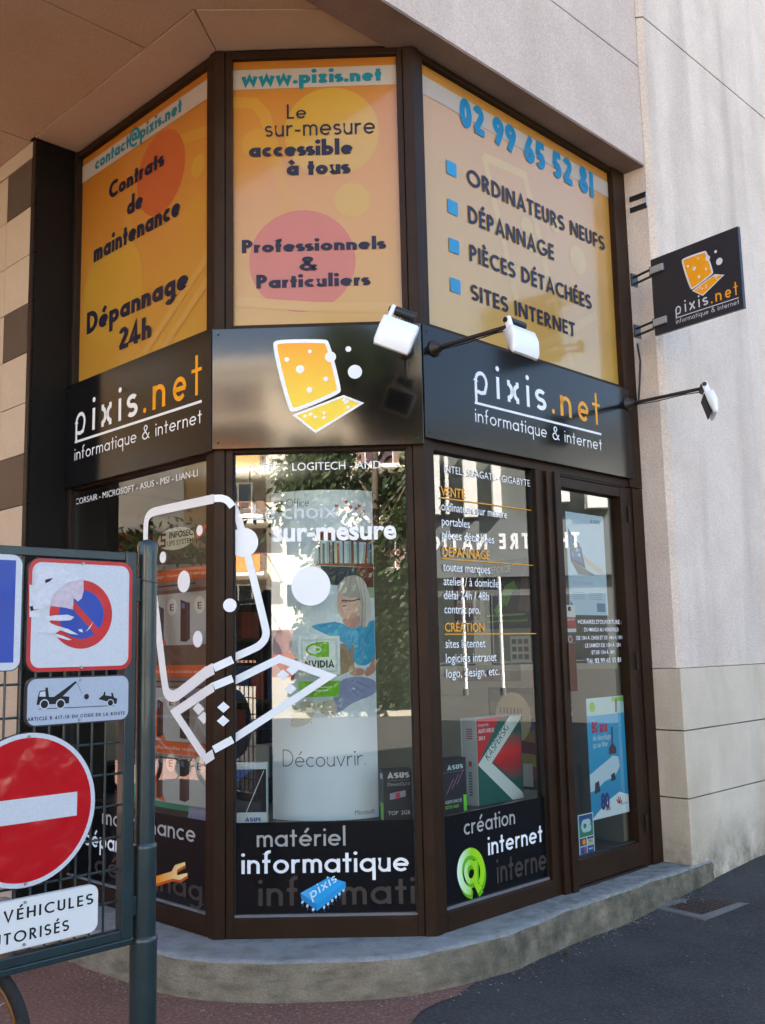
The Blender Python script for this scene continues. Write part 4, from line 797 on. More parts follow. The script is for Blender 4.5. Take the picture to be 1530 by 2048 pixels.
# ------------------------------------------------------------------ spotlights on arms
M_lampw = mat('lamp_white', (.90, .90, .90), .35, coat=.2)
M_arm = mat('arm_brown_black', (.030, .020, .015), .45)
def spotlight(F, s_, z_, label, L=.52, roll=0., tilt=25., ears=-1, yaw=0.):
    e = empty('spotlight', F @ Matrix.Translation((s_, z_, .0225)), label, 'lamp', 'spotlights over the fascia signs')
    b = MB(); b.tube([(0, 0, 0), (0, 0, .008), (0, 0, .012), (0, 0, .05)], [.042, .042, .030, .020], M_arm, 20); b.build('base', M_arm, e)
    b = MB(); b.tube([(0, 0, .03), (0, 0, L)], .0105, M_arm, 12); b.build('arm', M_arm, e)
    b = MB(); b.tube([(0, -.014, .05), (.004, -.018, L*.4), (0, -.014, L*.75), (0, -.02, L-.02)], .0032, M_blk, 6); b.build('cable', M_blk, e)
    H = Matrix.Translation((0, 0, L)) @ Matrix.Rotation(R_(roll), 4, 'Z') @ Matrix.Rotation(R_(yaw), 4, 'Y') @ Matrix.Rotation(R_(-tilt), 4, 'X')
    # head: local x sideways, y up, z outwards; shell hangs from the pivot
    hw, y1, y0 = .083, -.045, -.185
    n = 10; prof = []
    def ring(y, hwid, zf, zb, r):
        p = []
        for x, z, a in ((hwid-r, zf-r, 0), (-hwid+r, zf-r, 90)): p += [(px, y, pz) for px, pz in arc(x, z, r, r, a, a+90, 4)]
        p += [(-hwid, y, zb), (hwid, y, zb)]
        return p
    rings = [ring(y1, hw*.86, .018, -.02, .010), ring(y1-.008, hw, .034, -.02, .014), ring(y1-.06, hw, .040, -.02, .014), ring(y0+.02, hw, .022, -.012, .012), ring(y0, hw*.93, .008, -.006, .005)]
    b = MB(); k = len(rings[0]); vs = [v for r in rings for v in r]
    fs = [(i*k+j, i*k+(j+1) % k, (i+1)*k+(j+1) % k, (i+1)*k+j) for i in range(len(rings)-1) for j in range(k)]
    b.idx(vs, fs, M_lampw, True); b.face(rings[0][::-1], M_lampw); b.face(rings[-1], M_lampw)
    hd = b.build('lamp_head', M_lampw, e); hd.matrix_local = H
    b = MB(); b.box((ears*.058-.010, -.075, -.014), (ears*.058+.012, .018, .022), M_lampw, .009); b.build('ear', M_lampw, hd)
    b = MB(); b.tube([(ears*.075, 0, .0), (ears*.047, 0, .0)], .0125, M_blk, 14); b.tube([(ears*.045, 0, 0), (-ears*.048, 0, 0)], .021, M_blk, 16); b.build('driver', M_blk, hd)
    b = MB()
    for i in range(6): b.box((ears*(.03-.013*i)-.002, y1-.01, -.012), (ears*(.03-.013*i)+.002, y1+.016, .014), M_blk)
    b.build('cooling_fin', M_blk, hd)
    b = MB(); b.box((-hw*.86, y0+.012, -.026), (hw*.86, y1-.012, -.0195), M_dark, .002); b.build('front_glass', M_dark, hd)
    b = MB(); b.tube([(0, 0, -.012), (0, 0, .012)], .014, M_blk, 12); b.build('knuckle', M_blk, hd)
    return e
spotlight(FC, .950, 2.752, 'white floodlight seen face on over the centre sign', .56, roll=-22, tilt=12)
spotlight(FR, .076, 2.783, 'white floodlight on long arm at the left end of the right sign', .51, roll=-6, tilt=20, yaw=-8)
spotlight(FR, 1.895, 2.795, 'white floodlight seen edge on against the pale wall', .51, roll=-8, tilt=20, yaw=34)

# ------------------------------------------------------------------ street gate with traffic signs
M_green = mat('dark_green_paint', (.016, .032, .035), .32, var=.2, scale=12, coat=.3)
gate = empty('street_gate', FG @ Matrix.Translation((-.55, .39, 0)), 'dark green steel mesh gate carrying the traffic signs', 'gate')
GI = Matrix.Translation((.55, -.39, 0))
def gp(name, fn, m=M_green, par=None):
    b = MB(); fn(b); o = b.build(name, m, par or gate); o.matrix_local = GI; return o
gp('frame_post', lambda b: b.box((-.088, .405, -.02), (-.046, 1.645, .02), M_green, .004)); gp('frame_post', lambda b: b.box((-1.09, .405, -.02), (-1.05, 1.645, .02), M_green, .004))
gp('frame_rail', lambda b: b.box((-1.05, 1.615, -.018), (-.088, 1.643, .018), M_green, .003)); gp('frame_rail', lambda b: b.box((-1.05, .385, -.02), (-.046, .4045, .02), M_green, .003)); gp('frame_rail', lambda b: b.box((-1.05, .405, -.018), (-.088, .435, .018), M_green, .003))
for i in range(19):
    s_ = -.14-.049*i; gp('mesh_bar', lambda b: b.tube([(s_, .43, -.004), (s_, 1.62, -.004)], .004, M_green, 6))
for i in range(12):
    z_ = .521+.1*i
    if z_ < 1.6: gp('mesh_bar', lambda b: b.tube([(-1.05, z_, -.011), (-.088, z_, -.011)], .004, M_green, 6))
gp('hinge', lambda b: b.box((-.047, 1.48, -.012), (-.028, 1.56, .012), M_green, .002)); gp('hinge', lambda b: b.box((-.047, .47, -.012), (-.028, .53, .012), M_green, .002))
post = empty('gate_post', FG @ Matrix.Translation((.006, -.165, 0)), 'dark green stepped round steel post hinging the gate', 'post')
b = MB(); b.tube([(0, .0, 0), (0, .555, 0)], .044, M_green, 24); b.build('lower_tube', M_green, post)
b = MB(); b.tube([(0, .555, 0), (0, .845, 0)], .0385, M_green, 24); b.build('middle_tube', M_green, post)
b = MB(); b.tube([(0, .845, 0), (0, 1.82, 0)], .0325, M_green, 24); b.build('upper_tube', M_green, post)
for y, r in ((.555, .045), (.845, .0395)):
    b = MB(); b.tube([(0, y-.006, 0), (0, y+.004, 0), (0, y+.010, 0)], [r, r, r-.005], M_green, 24); b.build('collar', M_green, post)
b = MB(); b.tube([(0, 1.815, 0), (0, 1.838, 0), (0, 1.852, 0), (0, 1.858, 0)], [.0345, .0345, .030, .012], M_green, 24); b.build('cap', M_green, post)
b = MB(); b.torus((0, 1.715, 0), (.15, 1, .1), .0345, .0016, mat('rusty_wire', (.09, .045, .02), .7), 28, 6); b.build('wire', None, post)
# traffic signs
RW = mat('reflective_white', (.60, .62, .66), .38, var=.08, scale=160, spec=.5); RR = mat('sign_red', (.55, .008, .014), .28, var=.12, scale=9, coat=.3)
RB = mat('sign_blue', (.004, .045, .36), .3, var=.1, scale=9, coat=.3); RK = ink(18, 20, 24); SGB = mat('sign_back', (.03, .035, .04), .4)
def splate(label, outline, cat='sign', thick=.010, m=SGB):
    x0_, y0_ = min(p[0] for p in outline), min(p[1] for p in outline)
    e = empty('traffic_sign', FG @ Matrix.Translation((x0_, y0_, 0)), label, cat)
    I = Matrix.Translation((-x0_, -y0_, 0))
    b = MB(); b.prism(outline, .0045, .0205, m); o = b.build('plate', m, e); o.matrix_local = I
    xs_ = [p[0] for p in outline]; ys_ = [p[1] for p in outline]; xm = (min(xs_)+max(xs_))/2
    for yb in (min(ys_)+.012, max(ys_)-.012):
        b = MB(); b.tube([(xm, yb, .0215), (xm, yb, .0262)], .0045, mat('bolt_zinc', (.4, .4, .38), .4, metal=.8), 8); o = b.build('bolt', None, e); o.matrix_local = I
    return e, I
def sgn(e, I, name, fn, m=None):
    b = MB(); r_ = fn(b)
    if name == 'lettering': return words(b, name, m, e, I, r_)
    o = b.build(name, m, e); o.matrix_local = I; return o
g0 = .0208
e, I = splate('square no parking sign with torn sticker over its blue disc', rrect(-.430, 1.256, -.063, 1.610, .04))
sgn(e, I, 'border', lambda b: poly(b, rrect(-.4285, 1.2575, -.0645, 1.6085, .038), g0, RR)); sgn(e, I, 'field', lambda b: poly(b, rrect(-.4165, 1.2695, -.0765, 1.5965, .030), g0+.0004, RW))
cx, cz = -.248, 1.4355
sgn(e, I, 'ring', lambda b: disc(b, cx, cz, .1095, g0+.0008, RR, n=56)); sgn(e, I, 'blue_disc', lambda b: disc(b, cx, cz, .078, g0+.0012, RB, n=48)); sgn(e, I, 'slash', lambda b: strip(b, [(cx-.06, cz+.06), (cx+.06, cz-.06)], .021, g0+.0016, RR))
TW = mat('torn_paper', (.66, .66, .70), .8, var=.12, scale=60); TP = mat('torn_paper_pink', (.60, .50, .56), .8, var=.15, scale=50)
sgn(e, I, 'torn_sticker', lambda b: [poly(b, D['tear_'+q], g0+.0020+.0002*i, TP if q in 'a' else TW) for i, q in enumerate('abcdefg')] + [poly(b, D['tear_m1'], g0+.0040, RK), poly(b, D['tear_m2'], g0+.0040, RK)])
sgn(e, I, 'torn_sticker', lambda b: poly(b, [(-.41, 1.585), (-.33, 1.58), (-.28, 1.565), (-.25, 1.548), (-.30, 1.535), (-.345, 1.50), (-.362, 1.455), (-.39, 1.45), (-.412, 1.50)], g0+.0036, TW))
e, I = splate('grey tow away plate with crane truck pictogram under the no parking sign', rrect(-.426, 1.092, -.070, 1.240, .030))
sgn(e, I, 'field', lambda b: poly(b, rrect(-.422, 1.096, -.074, 1.236, .027), g0, mat('reflective_grey', (.42, .47, .56), .38, var=.08, scale=160)))
def tow(b):
    poly(b, D['tow_truck'], g0+.0005, RK); poly(b, D['tow_win'], g0+.0009, RW); poly(b, D['tow_car'], g0+.0005, RK)
    for i, (s_, z_, r_) in enumerate(D['tow_wheels']):
        if i < 3: disc(b, s_, z_, r_*1.28, g0+.0009, RW)
        disc(b, s_, z_, r_, g0+.0013, RK)
    strip(b, D['tow_cable'], .0012, g0+.0005, RK); strip(b, D['tow_line'], .0022, g0+.0005, RK)
sgn(e, I, 'pictogram', tow)
t0_, t1_, t2_ = D['tow_txt']
sgn(e, I, 'lettering', lambda b: lettering(b, 'ARTICLE R 417-10 DU CODE DE LA ROUTE', t0_[0], t1_[0], (t0_[1]+t1_[1])/2, .0105, g0+.0006, RK, w=.30, ls=.42, ref='c'))
dcx, dcz, dr_ = -.414, .850, .2265
e, I = splate('dented round red no entry sign with white bar', arc(dcx, dcz, dr_, dr_, 0, 354, 59))
sgn(e, I, 'rim', lambda b: disc(b, dcx, dcz, .225, g0, RW, n=64))
M_redd = mat('dented_red', (.52, .006, .010), .16, var=.04, scale=7, coat=.6); 
_t = M_redd.node_tree; _n = _t.nodes.new('ShaderNodeTexNoise'); _n.inputs['Scale'].default_value = 6; _n.inputs['Detail'].default_value = 2.5
_c = _t.nodes.new('ShaderNodeTexCoord'); _t.links.new(_c.outputs['Object'], _n.inputs['Vector']); _b = _t.nodes.new('ShaderNodeBump'); _b.inputs['Strength'].default_value = .5; _b.inputs['Distance'].default_value = .03
_t.links.new(_n.outputs[0], _b.inputs['Height']); _t.links.new(_b.outputs[0], _t.nodes['Principled BSDF'].inputs['Normal']); _t.links.new(_b.outputs[0], _t.nodes['Principled BSDF'].inputs['Coat Normal'])
sgn(e, I, 'red_field', lambda b: disc(b, dcx, dcz, .211, g0+.0004, M_redd, n=64)); sgn(e, I, 'white_bar', lambda b: poly(b, [(dcx-.163, .812), (dcx+.163, .812), (dcx+.163, .884), (dcx-.163, .884)], g0+.0008, RW))
e, I = splate('white supplementary plate with black lettering under the no entry sign', rrect(-.655, .452, -.172, .595, .028), m=mat('sign_edge_white', (.7, .7, .7), .4))
sgn(e, I, 'field', lambda b: poly(b, rrect(-.652, .455, -.175, .592, .026), g0, mat('sign_white', (.78, .78, .76), .4)))
sgn(e, I, 'lettering', lambda b: lettering(b, 'VÉHICULES', -.478, -.190, .537, .032, g0+.0005, RK, w=.27, ls=.40, ref='c')); sgn(e, I, 'lettering', lambda b: lettering(b, 'AUTORISÉS', -.545, -.270, .474, .032, g0+.0005, RK, w=.27, ls=.40, ref='c'))
e, I = splate('blue sign with white border beside the no parking sign', rrect(-.800, 1.262, -.446, 1.618, .034))
sgn(e, I, 'field', lambda b: poly(b, rrect(-.797, 1.265, -.449, 1.615, .032), g0, RW)); sgn(e, I, 'blue_field', lambda b: poly(b, [(-.777, 1.288), (-.470, 1.288), (-.470, 1.598), (-.777, 1.598)], g0+.0004, RB))

# ------------------------------------------------------------------ drain grating in the pavement
gr0, gr1, gr2, gr3 = [Vector((*p, 0)) for p in ((1.497, 5.766), (1.946, 6.106), (2.121, 5.858), (1.7255, 5.512))]
zg = gz(gr0)+.002
ex = (gr3-gr0).normalized(); ey = (gr1-gr0).normalized()
ex = Vector((ey.y, -ey.x, 0)); sl_ = .05*ey.dot(dR); FGr = Matrix(((ey.x, -ex.x, 0, gr0.x), (ey.y, -ex.y, 0, gr0.y), (sl_, -.05*ex.dot(dR), 1, zg), (0, 0, 0, 1)))
LXg, LYg = .563, .335
dg_ = empty('drain_grating', FGr, 'rusty iron drain grating in a concrete surround beside the step', 'grating')
Mc = weathered('surround_concrete', (.15, .14, .13), (.20, .19, .175), (.10, .092, .085), amount=.5, s1=8, bump=.4)
b = MB(); fr_ = .055
b.box((0, -LYg, -.06), (LXg, -LYg+fr_, .004), Mc); b.box((0, -fr_, -.06), (LXg, 0, .004), Mc); b.box((0, -LYg+fr_, -.06), (fr_, -fr_, .004), Mc); b.box((LXg-fr_, -LYg+fr_, -.06), (LXg, -fr_, .004), Mc); b.build('surround', Mc, dg_)
M_rust = mat('rusty_iron', (.06, .034, .024), .75, var=.4, scale=30)
b = MB(); b.box((fr_, -LYg+fr_, -.02), (LXg-fr_, -fr_, .001), mat('drain_shade', (.003, .003, .003), .95, spec=.05)); b.build('pit_shade', None, dg_)  # black slab just above the paving, painted shade instead of a hole
nb = 13
for i in range(nb):
    x = fr_+.012+(LXg-2*fr_-.024)*i/(nb-1); b = MB(); b.box((x-.010, -LYg+fr_, .0012), (x+.010, -fr_, .006), M_rust); b.build('grating_bar', M_rust, dg_)
# ------------------------------------------------------------------ things in the window display
M_plat = mat('display_platform_black', (.02, .019, .018), .5)
pf = empty('display_platform', Matrix.Translation(A-nC*.3), 'low black display platform behind the shop windows', 'platform')
def plat(pl):
    o = one('deck', lambda b: prism_uv(b, pl, .440, .486, M_plat), M_plat); o.parent = pf; o.matrix_parent_inverse = pf.matrix_world.inverted()
plat([(-.625, -.80), (-.625, -2.15), (-.16, -2.15), (-.16, -1.02)]); plat([(-.60, -.775), (-.155, -1.0), (.34, -.60), (.05, -.125)]); plat([(.06, -.115), (.95, -.075), (.95, -.58), (.36, -.60)])
for u, v in ((-.30, -2.05), (-.2, -1.1), (.3, -.5), (.88, -.5)):
    o = one('support', lambda b: uvbox(b, u-.03, u+.03, v-.03, v+.03, .004, .44, M_plat), M_plat); o.parent = pf; o.matrix_parent_inverse = pf.matrix_world.inverted()

# curved cardboard standee with printed photograph
ctrS, RS = .499, .435
stE = empty('cardboard_standee', FC @ Matrix.Translation((ctrS, .487, -.2)), 'tall curved white cardboard standee with reading woman behind the centre window', 'standee')
def smap(x, y, o=0):  # flat print coordinates -> curved board
    d = x-ctrS; return (d, y-.487, math.sqrt(max(RS*RS-d*d, 1e-6))-RS+o)
def curved(b, pts, lvl, m):
    xs = [p[0] for p in pts]; x = math.floor(min(xs)/.02)*.02
    while x < max(xs):
        pl = clip_poly(list(pts), max(x, .2395), min(x+.02, .7595), .488, 2.11)
        if len(pl) > 2 and abs(_area(pl)) > 1e-7:
            if _area(pl) < 0: pl = pl[::-1]
            b.face([smap(px, py, .0006+.0005*lvl) for px, py in pl], m)
        x += .02
b = MB(); nS = 28; bd = mat('standee_card', (.78, .83, .90), .5, var=.04, scale=3)
for i in range(nS):
    xa, xb = .238+(.761-.238)*i/nS, .238+(.761-.238)*(i+1)/nS
    f0, f1, t0, t1 = smap(xa, .488), smap(xb, .488), smap(xa, 2.112), smap(xb, 2.112)
    b.face([f0, f1, t1, t0], bd, True); b.face([(p[0], p[1], p[2]-.006) for p in (f1, f0, t0, t1)], bd, True); b.face([t0, t1, (t1[0], t1[1], t1[2]-.006), (t0[0], t0[1], t0[2]-.006)], bd)
b.build('curved_board', bd, stE)
def SP(lvl, key, col): curved(prn, D['st_'+key] if key[:4] in ('shel', 'dark', 'gboo', 'lapt') else chaikin(D['st_'+key]), lvl, ink(*col))
prn = MB()
SP(0, 'shelf2', (132, 52, 44)); SP(0, 'shelf1', (150, 66, 50)); SP(0, 'dark1', (40, 46, 66)); SP(0, 'dark2', (112, 50, 46)); SP(1, 'gbook', (168, 190, 150))
(bx0, bz1), (bx1, bz0) = D['st_books']; x = bx0; rnd = random.Random(3)
cols = [(196, 204, 206), (150, 172, 184), (120, 60, 56), (205, 210, 205), (96, 128, 160), (222, 222, 216), (176, 190, 196), (150, 60, 50), (130, 150, 165), (60, 66, 80), (214, 205, 190), (176, 78, 60), (190, 205, 215), (40, 90, 170), (225, 228, 224)]
i = 0
while x < bx1:
    wd = rnd.uniform(.007, .015); hh = (bz1-bz0)*rnd.uniform(.78, .99); lean = .01 if rnd.random() < .1 else 0
    curved(prn, [(x, bz0), (x+wd*.92, bz0), (x+wd*.92+lean, bz0+hh), (x+lean, bz0+hh)], 1, ink(*cols[i % 15])); x += wd; i += 1
SP(1, 'cushr', (214, 120, 116)); SP(2, 'cushion', (150, 156, 178)); SP(2, 'arm', (196, 140, 124)); SP(3, 'shirt', (70, 168, 212)); SP(4, 'neck', (206, 150, 138)); SP(3, 'laptop', (176, 138, 110)); SP(4, 'hand', (204, 146, 128))
SP(4, 'hair', (186, 174, 166)); SP(5, 'hairl', (222, 214, 208)); SP(6, 'face', (232, 184, 168)); SP(3, 'jeans', (150, 156, 198)); SP(4, 'sock1', (206, 200, 186)); SP(4, 'sock2', (206, 200, 186))
hb = D['st_hair']; fc = D['st_face']; sh = D['st_shirt']; jn = D['st_jeans']
def mixp(a, b_, k): return (a[0]*(1-k)+b_[0]*k, a[1]*(1-k)+b_[1]*k)
for q in range(7):  # strands of hair, fringe
    p0, p1 = mixp(hb[3], hb[4], q/7), mixp(hb[8], hb[7], q/7); pm = mixp(mixp(p0, p1, .5), hb[5], .25)
    for qd in ribbon([p0, pm, p1], .0018): curved(prn, list(qd), 6, ink(*[(158, 146, 140), (236, 230, 224), (176, 164, 156)][q % 3]))
for q in range(5):
    for qd in ribbon([mixp(hb[2], hb[3], q/5), mixp(fc[0], fc[2], q/5)], .003): curved(prn, list(qd), 7, ink(*[(200, 190, 182), (170, 158, 150)][q % 2]))
ec = D['st_gl'][0]
curved(prn, [(ec[0]+.006+.004*math.cos(R_(a)), ec[1]-.001+.0022*math.sin(R_(a))) for a in range(0, 360, 40)], 8, ink(70, 60, 66))
for qd in ribbon([(ec[0]-.006, ec[1]-.004), (ec[0]-.012, ec[1]-.016), (ec[0]-.006, ec[1]-.018)], .002): curved(prn, list(qd), 8, ink(196, 136, 122))
curved(prn, chaikin([mixp(fc[4], fc[5], .1), mixp(fc[5], fc[6], .1), mixp(fc[5], fc[6], .6), mixp(fc[3], fc[5], .6)]), 7, ink(220, 168, 152))
for a_, b2 in ((4, 8), (3, 9), (5, 7), (1, 10)):  # folds of the shirt
    for qd in ribbon([mixp(sh[a_], sh[b2], .12), mixp(sh[a_], sh[b2], .75)], .004): curved(prn, list(qd), 4, ink(44, 132, 180))
curved(prn, chaikin([mixp(sh[2], sh[9], .15), mixp(sh[3], sh[8], .1), mixp(sh[3], sh[8], .5), mixp(sh[2], sh[9], .5)]), 4, ink(104, 190, 226))
for q in (.25, .5, .7):
    for qd in ribbon([mixp(jn[1], jn[5], q*.6), mixp(jn[3], jn[5], q)], .005): curved(prn, list(qd), 4, ink(124, 130, 176))
for qd in ribbon(D['st_gl'], .006): curved(prn, list(qd), 7, ink(50, 30, 36))
gx, gy = D['st_gl'][0]; 
for qd in ribbon(arc(gx+.009, gy-.002, .011, .007, 0, 360, 16), .003): curved(prn, list(qd), 7, ink(50, 30, 36))
mx_, my_ = D['st_gl'][0]; curved(prn, [(mx_-.002, my_-.024), (mx_+.02, my_-.020), (mx_+.018, my_-.027), (mx_+.004, my_-.029)], 7, ink(176, 84, 88))
for s_, z_ in D['st_flow']: 
    curved(prn, [(s_+.009*math.cos(R_(a)), z_+.009*math.sin(R_(a))*(1+.4*math.sin(a))) for a in range(0, 360, 40)], 1, ink(206, 92, 80))
sb = D['st_stem']
for p in sb[1:]:
    for qd in ribbon([sb[0], p], .0025): curved(prn, list(qd), 1, ink(110, 80, 80))
rnd = random.Random(5)
for key in ('sock1', 'sock2'):
    xs = [p[0] for p in D['st_'+key]]; ys = [p[1] for p in D['st_'+key]]; cx_, cy_ = sum(xs)/len(xs), sum(ys)/len(ys)
    for i in range(9):
        x, y = cx_+rnd.uniform(-.4, .4)*(max(xs)-min(xs)), cy_+rnd.uniform(-.35, .35)*(max(ys)-min(ys)); curved(prn, [(x-.002, y-.003), (x+.003, y-.002), (x+.002, y+.003), (x-.003, y+.002)], 5, ink(90, 70, 70) if i % 2 else ink(220, 110, 100))
prn.build('printed_picture', None, stE)
ttx = MB()
def ctext(key, txt, ref='c', w=.11, col=(70, 74, 84), **kk):
    a, c_, tp = D['st_'+key]; lettering(ttx, txt, a[0], c_[0], (a[1]+c_[1])/2, tp[1]-a[1], 0, ink(*col), ref=ref, w=w, T=lambda x, y, o: smap(x, y, .0012), **kk)
ctext('dec', 'Découvrir.', w=.10, ls=.2); ctext('ms', 'Microsoft', w=.17, col=(80, 82, 92), font='sans'); ctext('off', 'Office', w=.12)
curved(ttx, D['st_offl'], 1, ink(60, 62, 66)); ttx.build('lettering', None, stE)
# small cards with green emblem on the glass
def card(F, pts, off, name, label, cat, m):
    x0_, y0_ = min(p[0] for p in pts), min(p[1] for p in pts)
    e = empty(name, F @ Matrix.Translation((x0_, y0_, off)), label, cat)
    loc = [(p[0]-x0_, p[1]-y0_) for p in pts]
    b = MB(); b.prism(loc, -.0015, 0, m); b.build('sheet', m, e)
    return e, max(p[0] for p in loc), max(p[1] for p in loc)
def cprint(e, fn, name='print'): b = MB(); fn(b); return b.build(name, None, e)
PAP = ink(228, 232, 230); GRN = ink(110, 180, 30)
e, W_, H_ = card(FC, [(.397, 1.189), (.598, 1.189), (.598, 1.374), (.397, 1.374)], -.06, 'window_card', 'white card with green eye emblem stuck inside the centre window', 'card', PAP)
def eye(b, x, y, w_, m=GRN):
    poly(b, [(x+w_*.42, y), (x+w_, y), (x+w_, y+w_*.66), (x+w_*.42, y+w_*.66)], .0005, m)
    strip(b, [(x+w_*.42+w_*.40*math.cos(R_(t)), y+w_*.33+w_*.24*math.sin(R_(t))) for t in range(80, 281, 20)], w_*.09, .0007, m); strip(b, [(x+w_*.42+w_*.22*math.cos(R_(t)), y+w_*.33+w_*.12*math.sin(R_(t))) for t in range(0, 361, 20)], w_*.06, .0009, PAP)
cprint(e, lambda b: (poly(b, [(.012, .012), (.189, .012), (.189, .172), (.012, .172)], .0003, ink(200, 208, 210)), poly(b, [(.022, .022), (.179, .022), (.179, .162), (.022, .162)], .0004, PAP), eye(b, .038, .085, .11), lettering(b, 'NVIDIA', .030, .172, .035, .035, .0008, RK, w=.36, ref='c', ls=.14)))
e, W_, H_ = card(FC, [(.40, 1.086), (.588, 1.086), (.596, 1.160), (.396, 1.160)], -.06, 'window_card', 'green leaflet under the eye emblem card in the centre window', 'card', GRN)
cprint(e, lambda b: [strip(b, [(.03, .045), (.16, .045)], .004, .0005, PAP), strip(b, [(.05, .03), (.14, .03)], .004, .0005, PAP)])
def carton(name, M, w_, h_, d_, label, m, front=None, side=None):
    """upright carton: front face at z=0, depth behind"""
    e = empty(name, M, label, 'box'); b = MB(); b.box((0, 0, -d_), (w_, h_, 0), m, .0015); b.build('carton', m, e)
    if front: cprint(e, front, 'front_print')
    if side: cprint(e, side, 'side_print')
    return e
K1, BLW = ink(20, 22, 26), ink(40, 70, 150)
def f1(b):
    poly(b, [(.0, .062), (.156, .062), (.156, .262), (.0, .262)], .0004, ink(16, 20, 30)); poly(b, [(.0, .19), (.09, .262), (.0, .262)], .0008, ink(40, 84, 150))
    strip(b, [(.06, .062), (.146, .256)], .003, .0012, PAP); lettering(b, 'ASUS', .055, .13, .02, .018, .0006, BLW, w=.4, ref='c')
carton('carton', FC @ Matrix.Translation((.075, .487, -.105)), .158, .290, .06, 'white and black carton at the left end of the centre window', ink(214, 218, 222), f1, lambda b: [b.face([(.1586, .04, -.055), (.1586, .04, -.005), (.1586, .25, -.005), (.1586, .25, -.055)][::-1], ink(190, 196, 204))])
def f2(b):
    lettering(b, 'ASUS', .02, .128, .205, .026, .0005, ink(205, 208, 212), w=.42, ref='c'); lettering(b, 'DirectCU II', .02, .128, .170, .014, .0005, ink(170, 175, 185), font='sans', ref='c'); strip(b, [(.02, .195), (.128, .195)], .001, .0005, GRY)
    poly(b, [(.03, .105), (.108, .118), (.108, .148), (.03, .135)], .0005, ink(150, 152, 160)); poly(b, [(.058, .108), (.08, .112), (.08, .140), (.058, .136)], .0008, ink(200, 50, 90)); lettering(b, 'TOP  2GB', .02, .128, .035, .018, .0005, ink(210, 212, 215), font='sans', ref='c')
carton('carton', FC @ Matrix.Translation((.792, .487, -.11)) @ Matrix.Rotation(R_(14), 4, 'Y'), .14, .245, .085, 'black graphics card carton at the right end of the centre window', ink(14, 14, 17), f2,
       lambda b: [b.face([(-.0006, .01, -.07), (-.0006, .01, -.01), (-.0006, .09, -.01), (-.0006, .09, -.07)], ink(120, 205, 40)), b.face([(-.0006, .20, -.07), (-.0006, .20, -.015), (-.0006, .225, -.015), (-.0006, .225, -.07)], ink(190, 190, 195))])
def f3(b):
    lettering(b, 'ASUS', .03, .15, .215, .022, .0005, ink(200, 205, 208), w=.42, ref='c'); strip(b, [(.0, .205), (.17, .205)], .001, .0005, GRY)
    for q in range(3): strip(b, [(.02+.04*q, .10+.02*q), (.075+.04*q, .17+.02*q)], .003, .0006, ink(214, 120, 170))
    poly(b, [(.148, .006), (.172, .006), (.172, .085), (.148, .085)], .0006, ink(120, 220, 30)); lettering(b, 'GEFORCE', .008, .135, .055, .014, .0006, ink(190, 195, 195), font='sans', ref='c', bold=.02); lettering(b, 'GTX 660', .008, .11, .030, .014, .0006, ink(120, 200, 40), font='sans', ref='c', bold=.02)
carton('carton', FR @ Matrix.Translation((.245, .487, -.15)), .175, .268, .08, 'dark violet graphics card carton with green corner in the right window', ink(24, 20, 28), f3)
# red and green software box
def f4(b):
    w_, h_ = .385, .445
    RDk = ink(206, 22, 34); GD = ink(10, 92, 80); WHb = ink(222, 228, 222)
    poly(b, [(.0, 0), (w_, 0), (w_, h_), (.0, h_)], .0004, GD); poly(b, [(0, .21), (.19, .435), (.285, h_), (0, h_)], .0007, RDk)
    glow = gradient('box_red_glow', [(0, srgb(10, 92, 80)), (.35, srgb(190, 20, 26)), (.62, srgb(235, 40, 30)), (1, srgb(10, 92, 80))], 1, .10, .36)
    poly(b, [(.125, .215), (.30, .10), (.375, .12), (.375, .36), (.30, .36)], .0006, glow)
    poly(b, [(0, .21), (.285, h_), (w_, h_), (w_-.005, .425), (.115, .21), (.375, .03), (.385, 0), (.285, 0)], .0012, WHb)
    ang_ = math.atan2(.235, .285)
    polys, wt = stroke_text('KASPERSKY', .2, .2)
    for grp in polys:
        for qd in grp: poly(b, [(.085+x*.25/wt*math.cos(ang_)-y*.026*math.sin(ang_), .222+x*.25/wt*math.sin(ang_)+y*.026*math.cos(ang_)) for x, y in qd], .0018, GD)
    lettering(b, 'Kaspersky', .012, .10, .405, .010, .0012, WHb, font='sans', ref='x'); lettering(b, 'ANTI-VIRUS', .012, .145, .37, .020, .0012, WHb, font='sans', ref='c', bold=.02); lettering(b, '2013', .012, .065, .335, .018, .0012, WHb, font='sans', ref='c', bold=.02)
def f4s(b):
    b.face([(-.0006, .0, -.10), (-.0006, .0, -.004), (-.0006, .445, -.004), (-.0006, .445, -.10)], ink(176, 182, 184)); b.face([(-.001, .20, -.06), (-.001, .20, -.04), (-.001, .225, -.04), (-.001, .225, -.06)], ink(190, 40, 50))
    for q in range(5): b.face([(-.001, .34+.012*q, -.07), (-.001, .34+.012*q, -.03), (-.001, .346+.012*q, -.03), (-.001, .346+.012*q, -.07)], ink(170, 70, 80))
    for q in range(9): b.face([(-.001, .05+.014*q, -.062), (-.001, .05+.014*q, -.04), (-.001, .058+.014*q, -.04), (-.001, .058+.014*q, -.062)], ink(90, 110, 110))
carton('software_box', FR @ Matrix.Translation((.575, .487, -.20)), .385, .445, .11, 'tall red and green software box with white chevron in the right window', ink(205, 210, 208), f4, f4s)
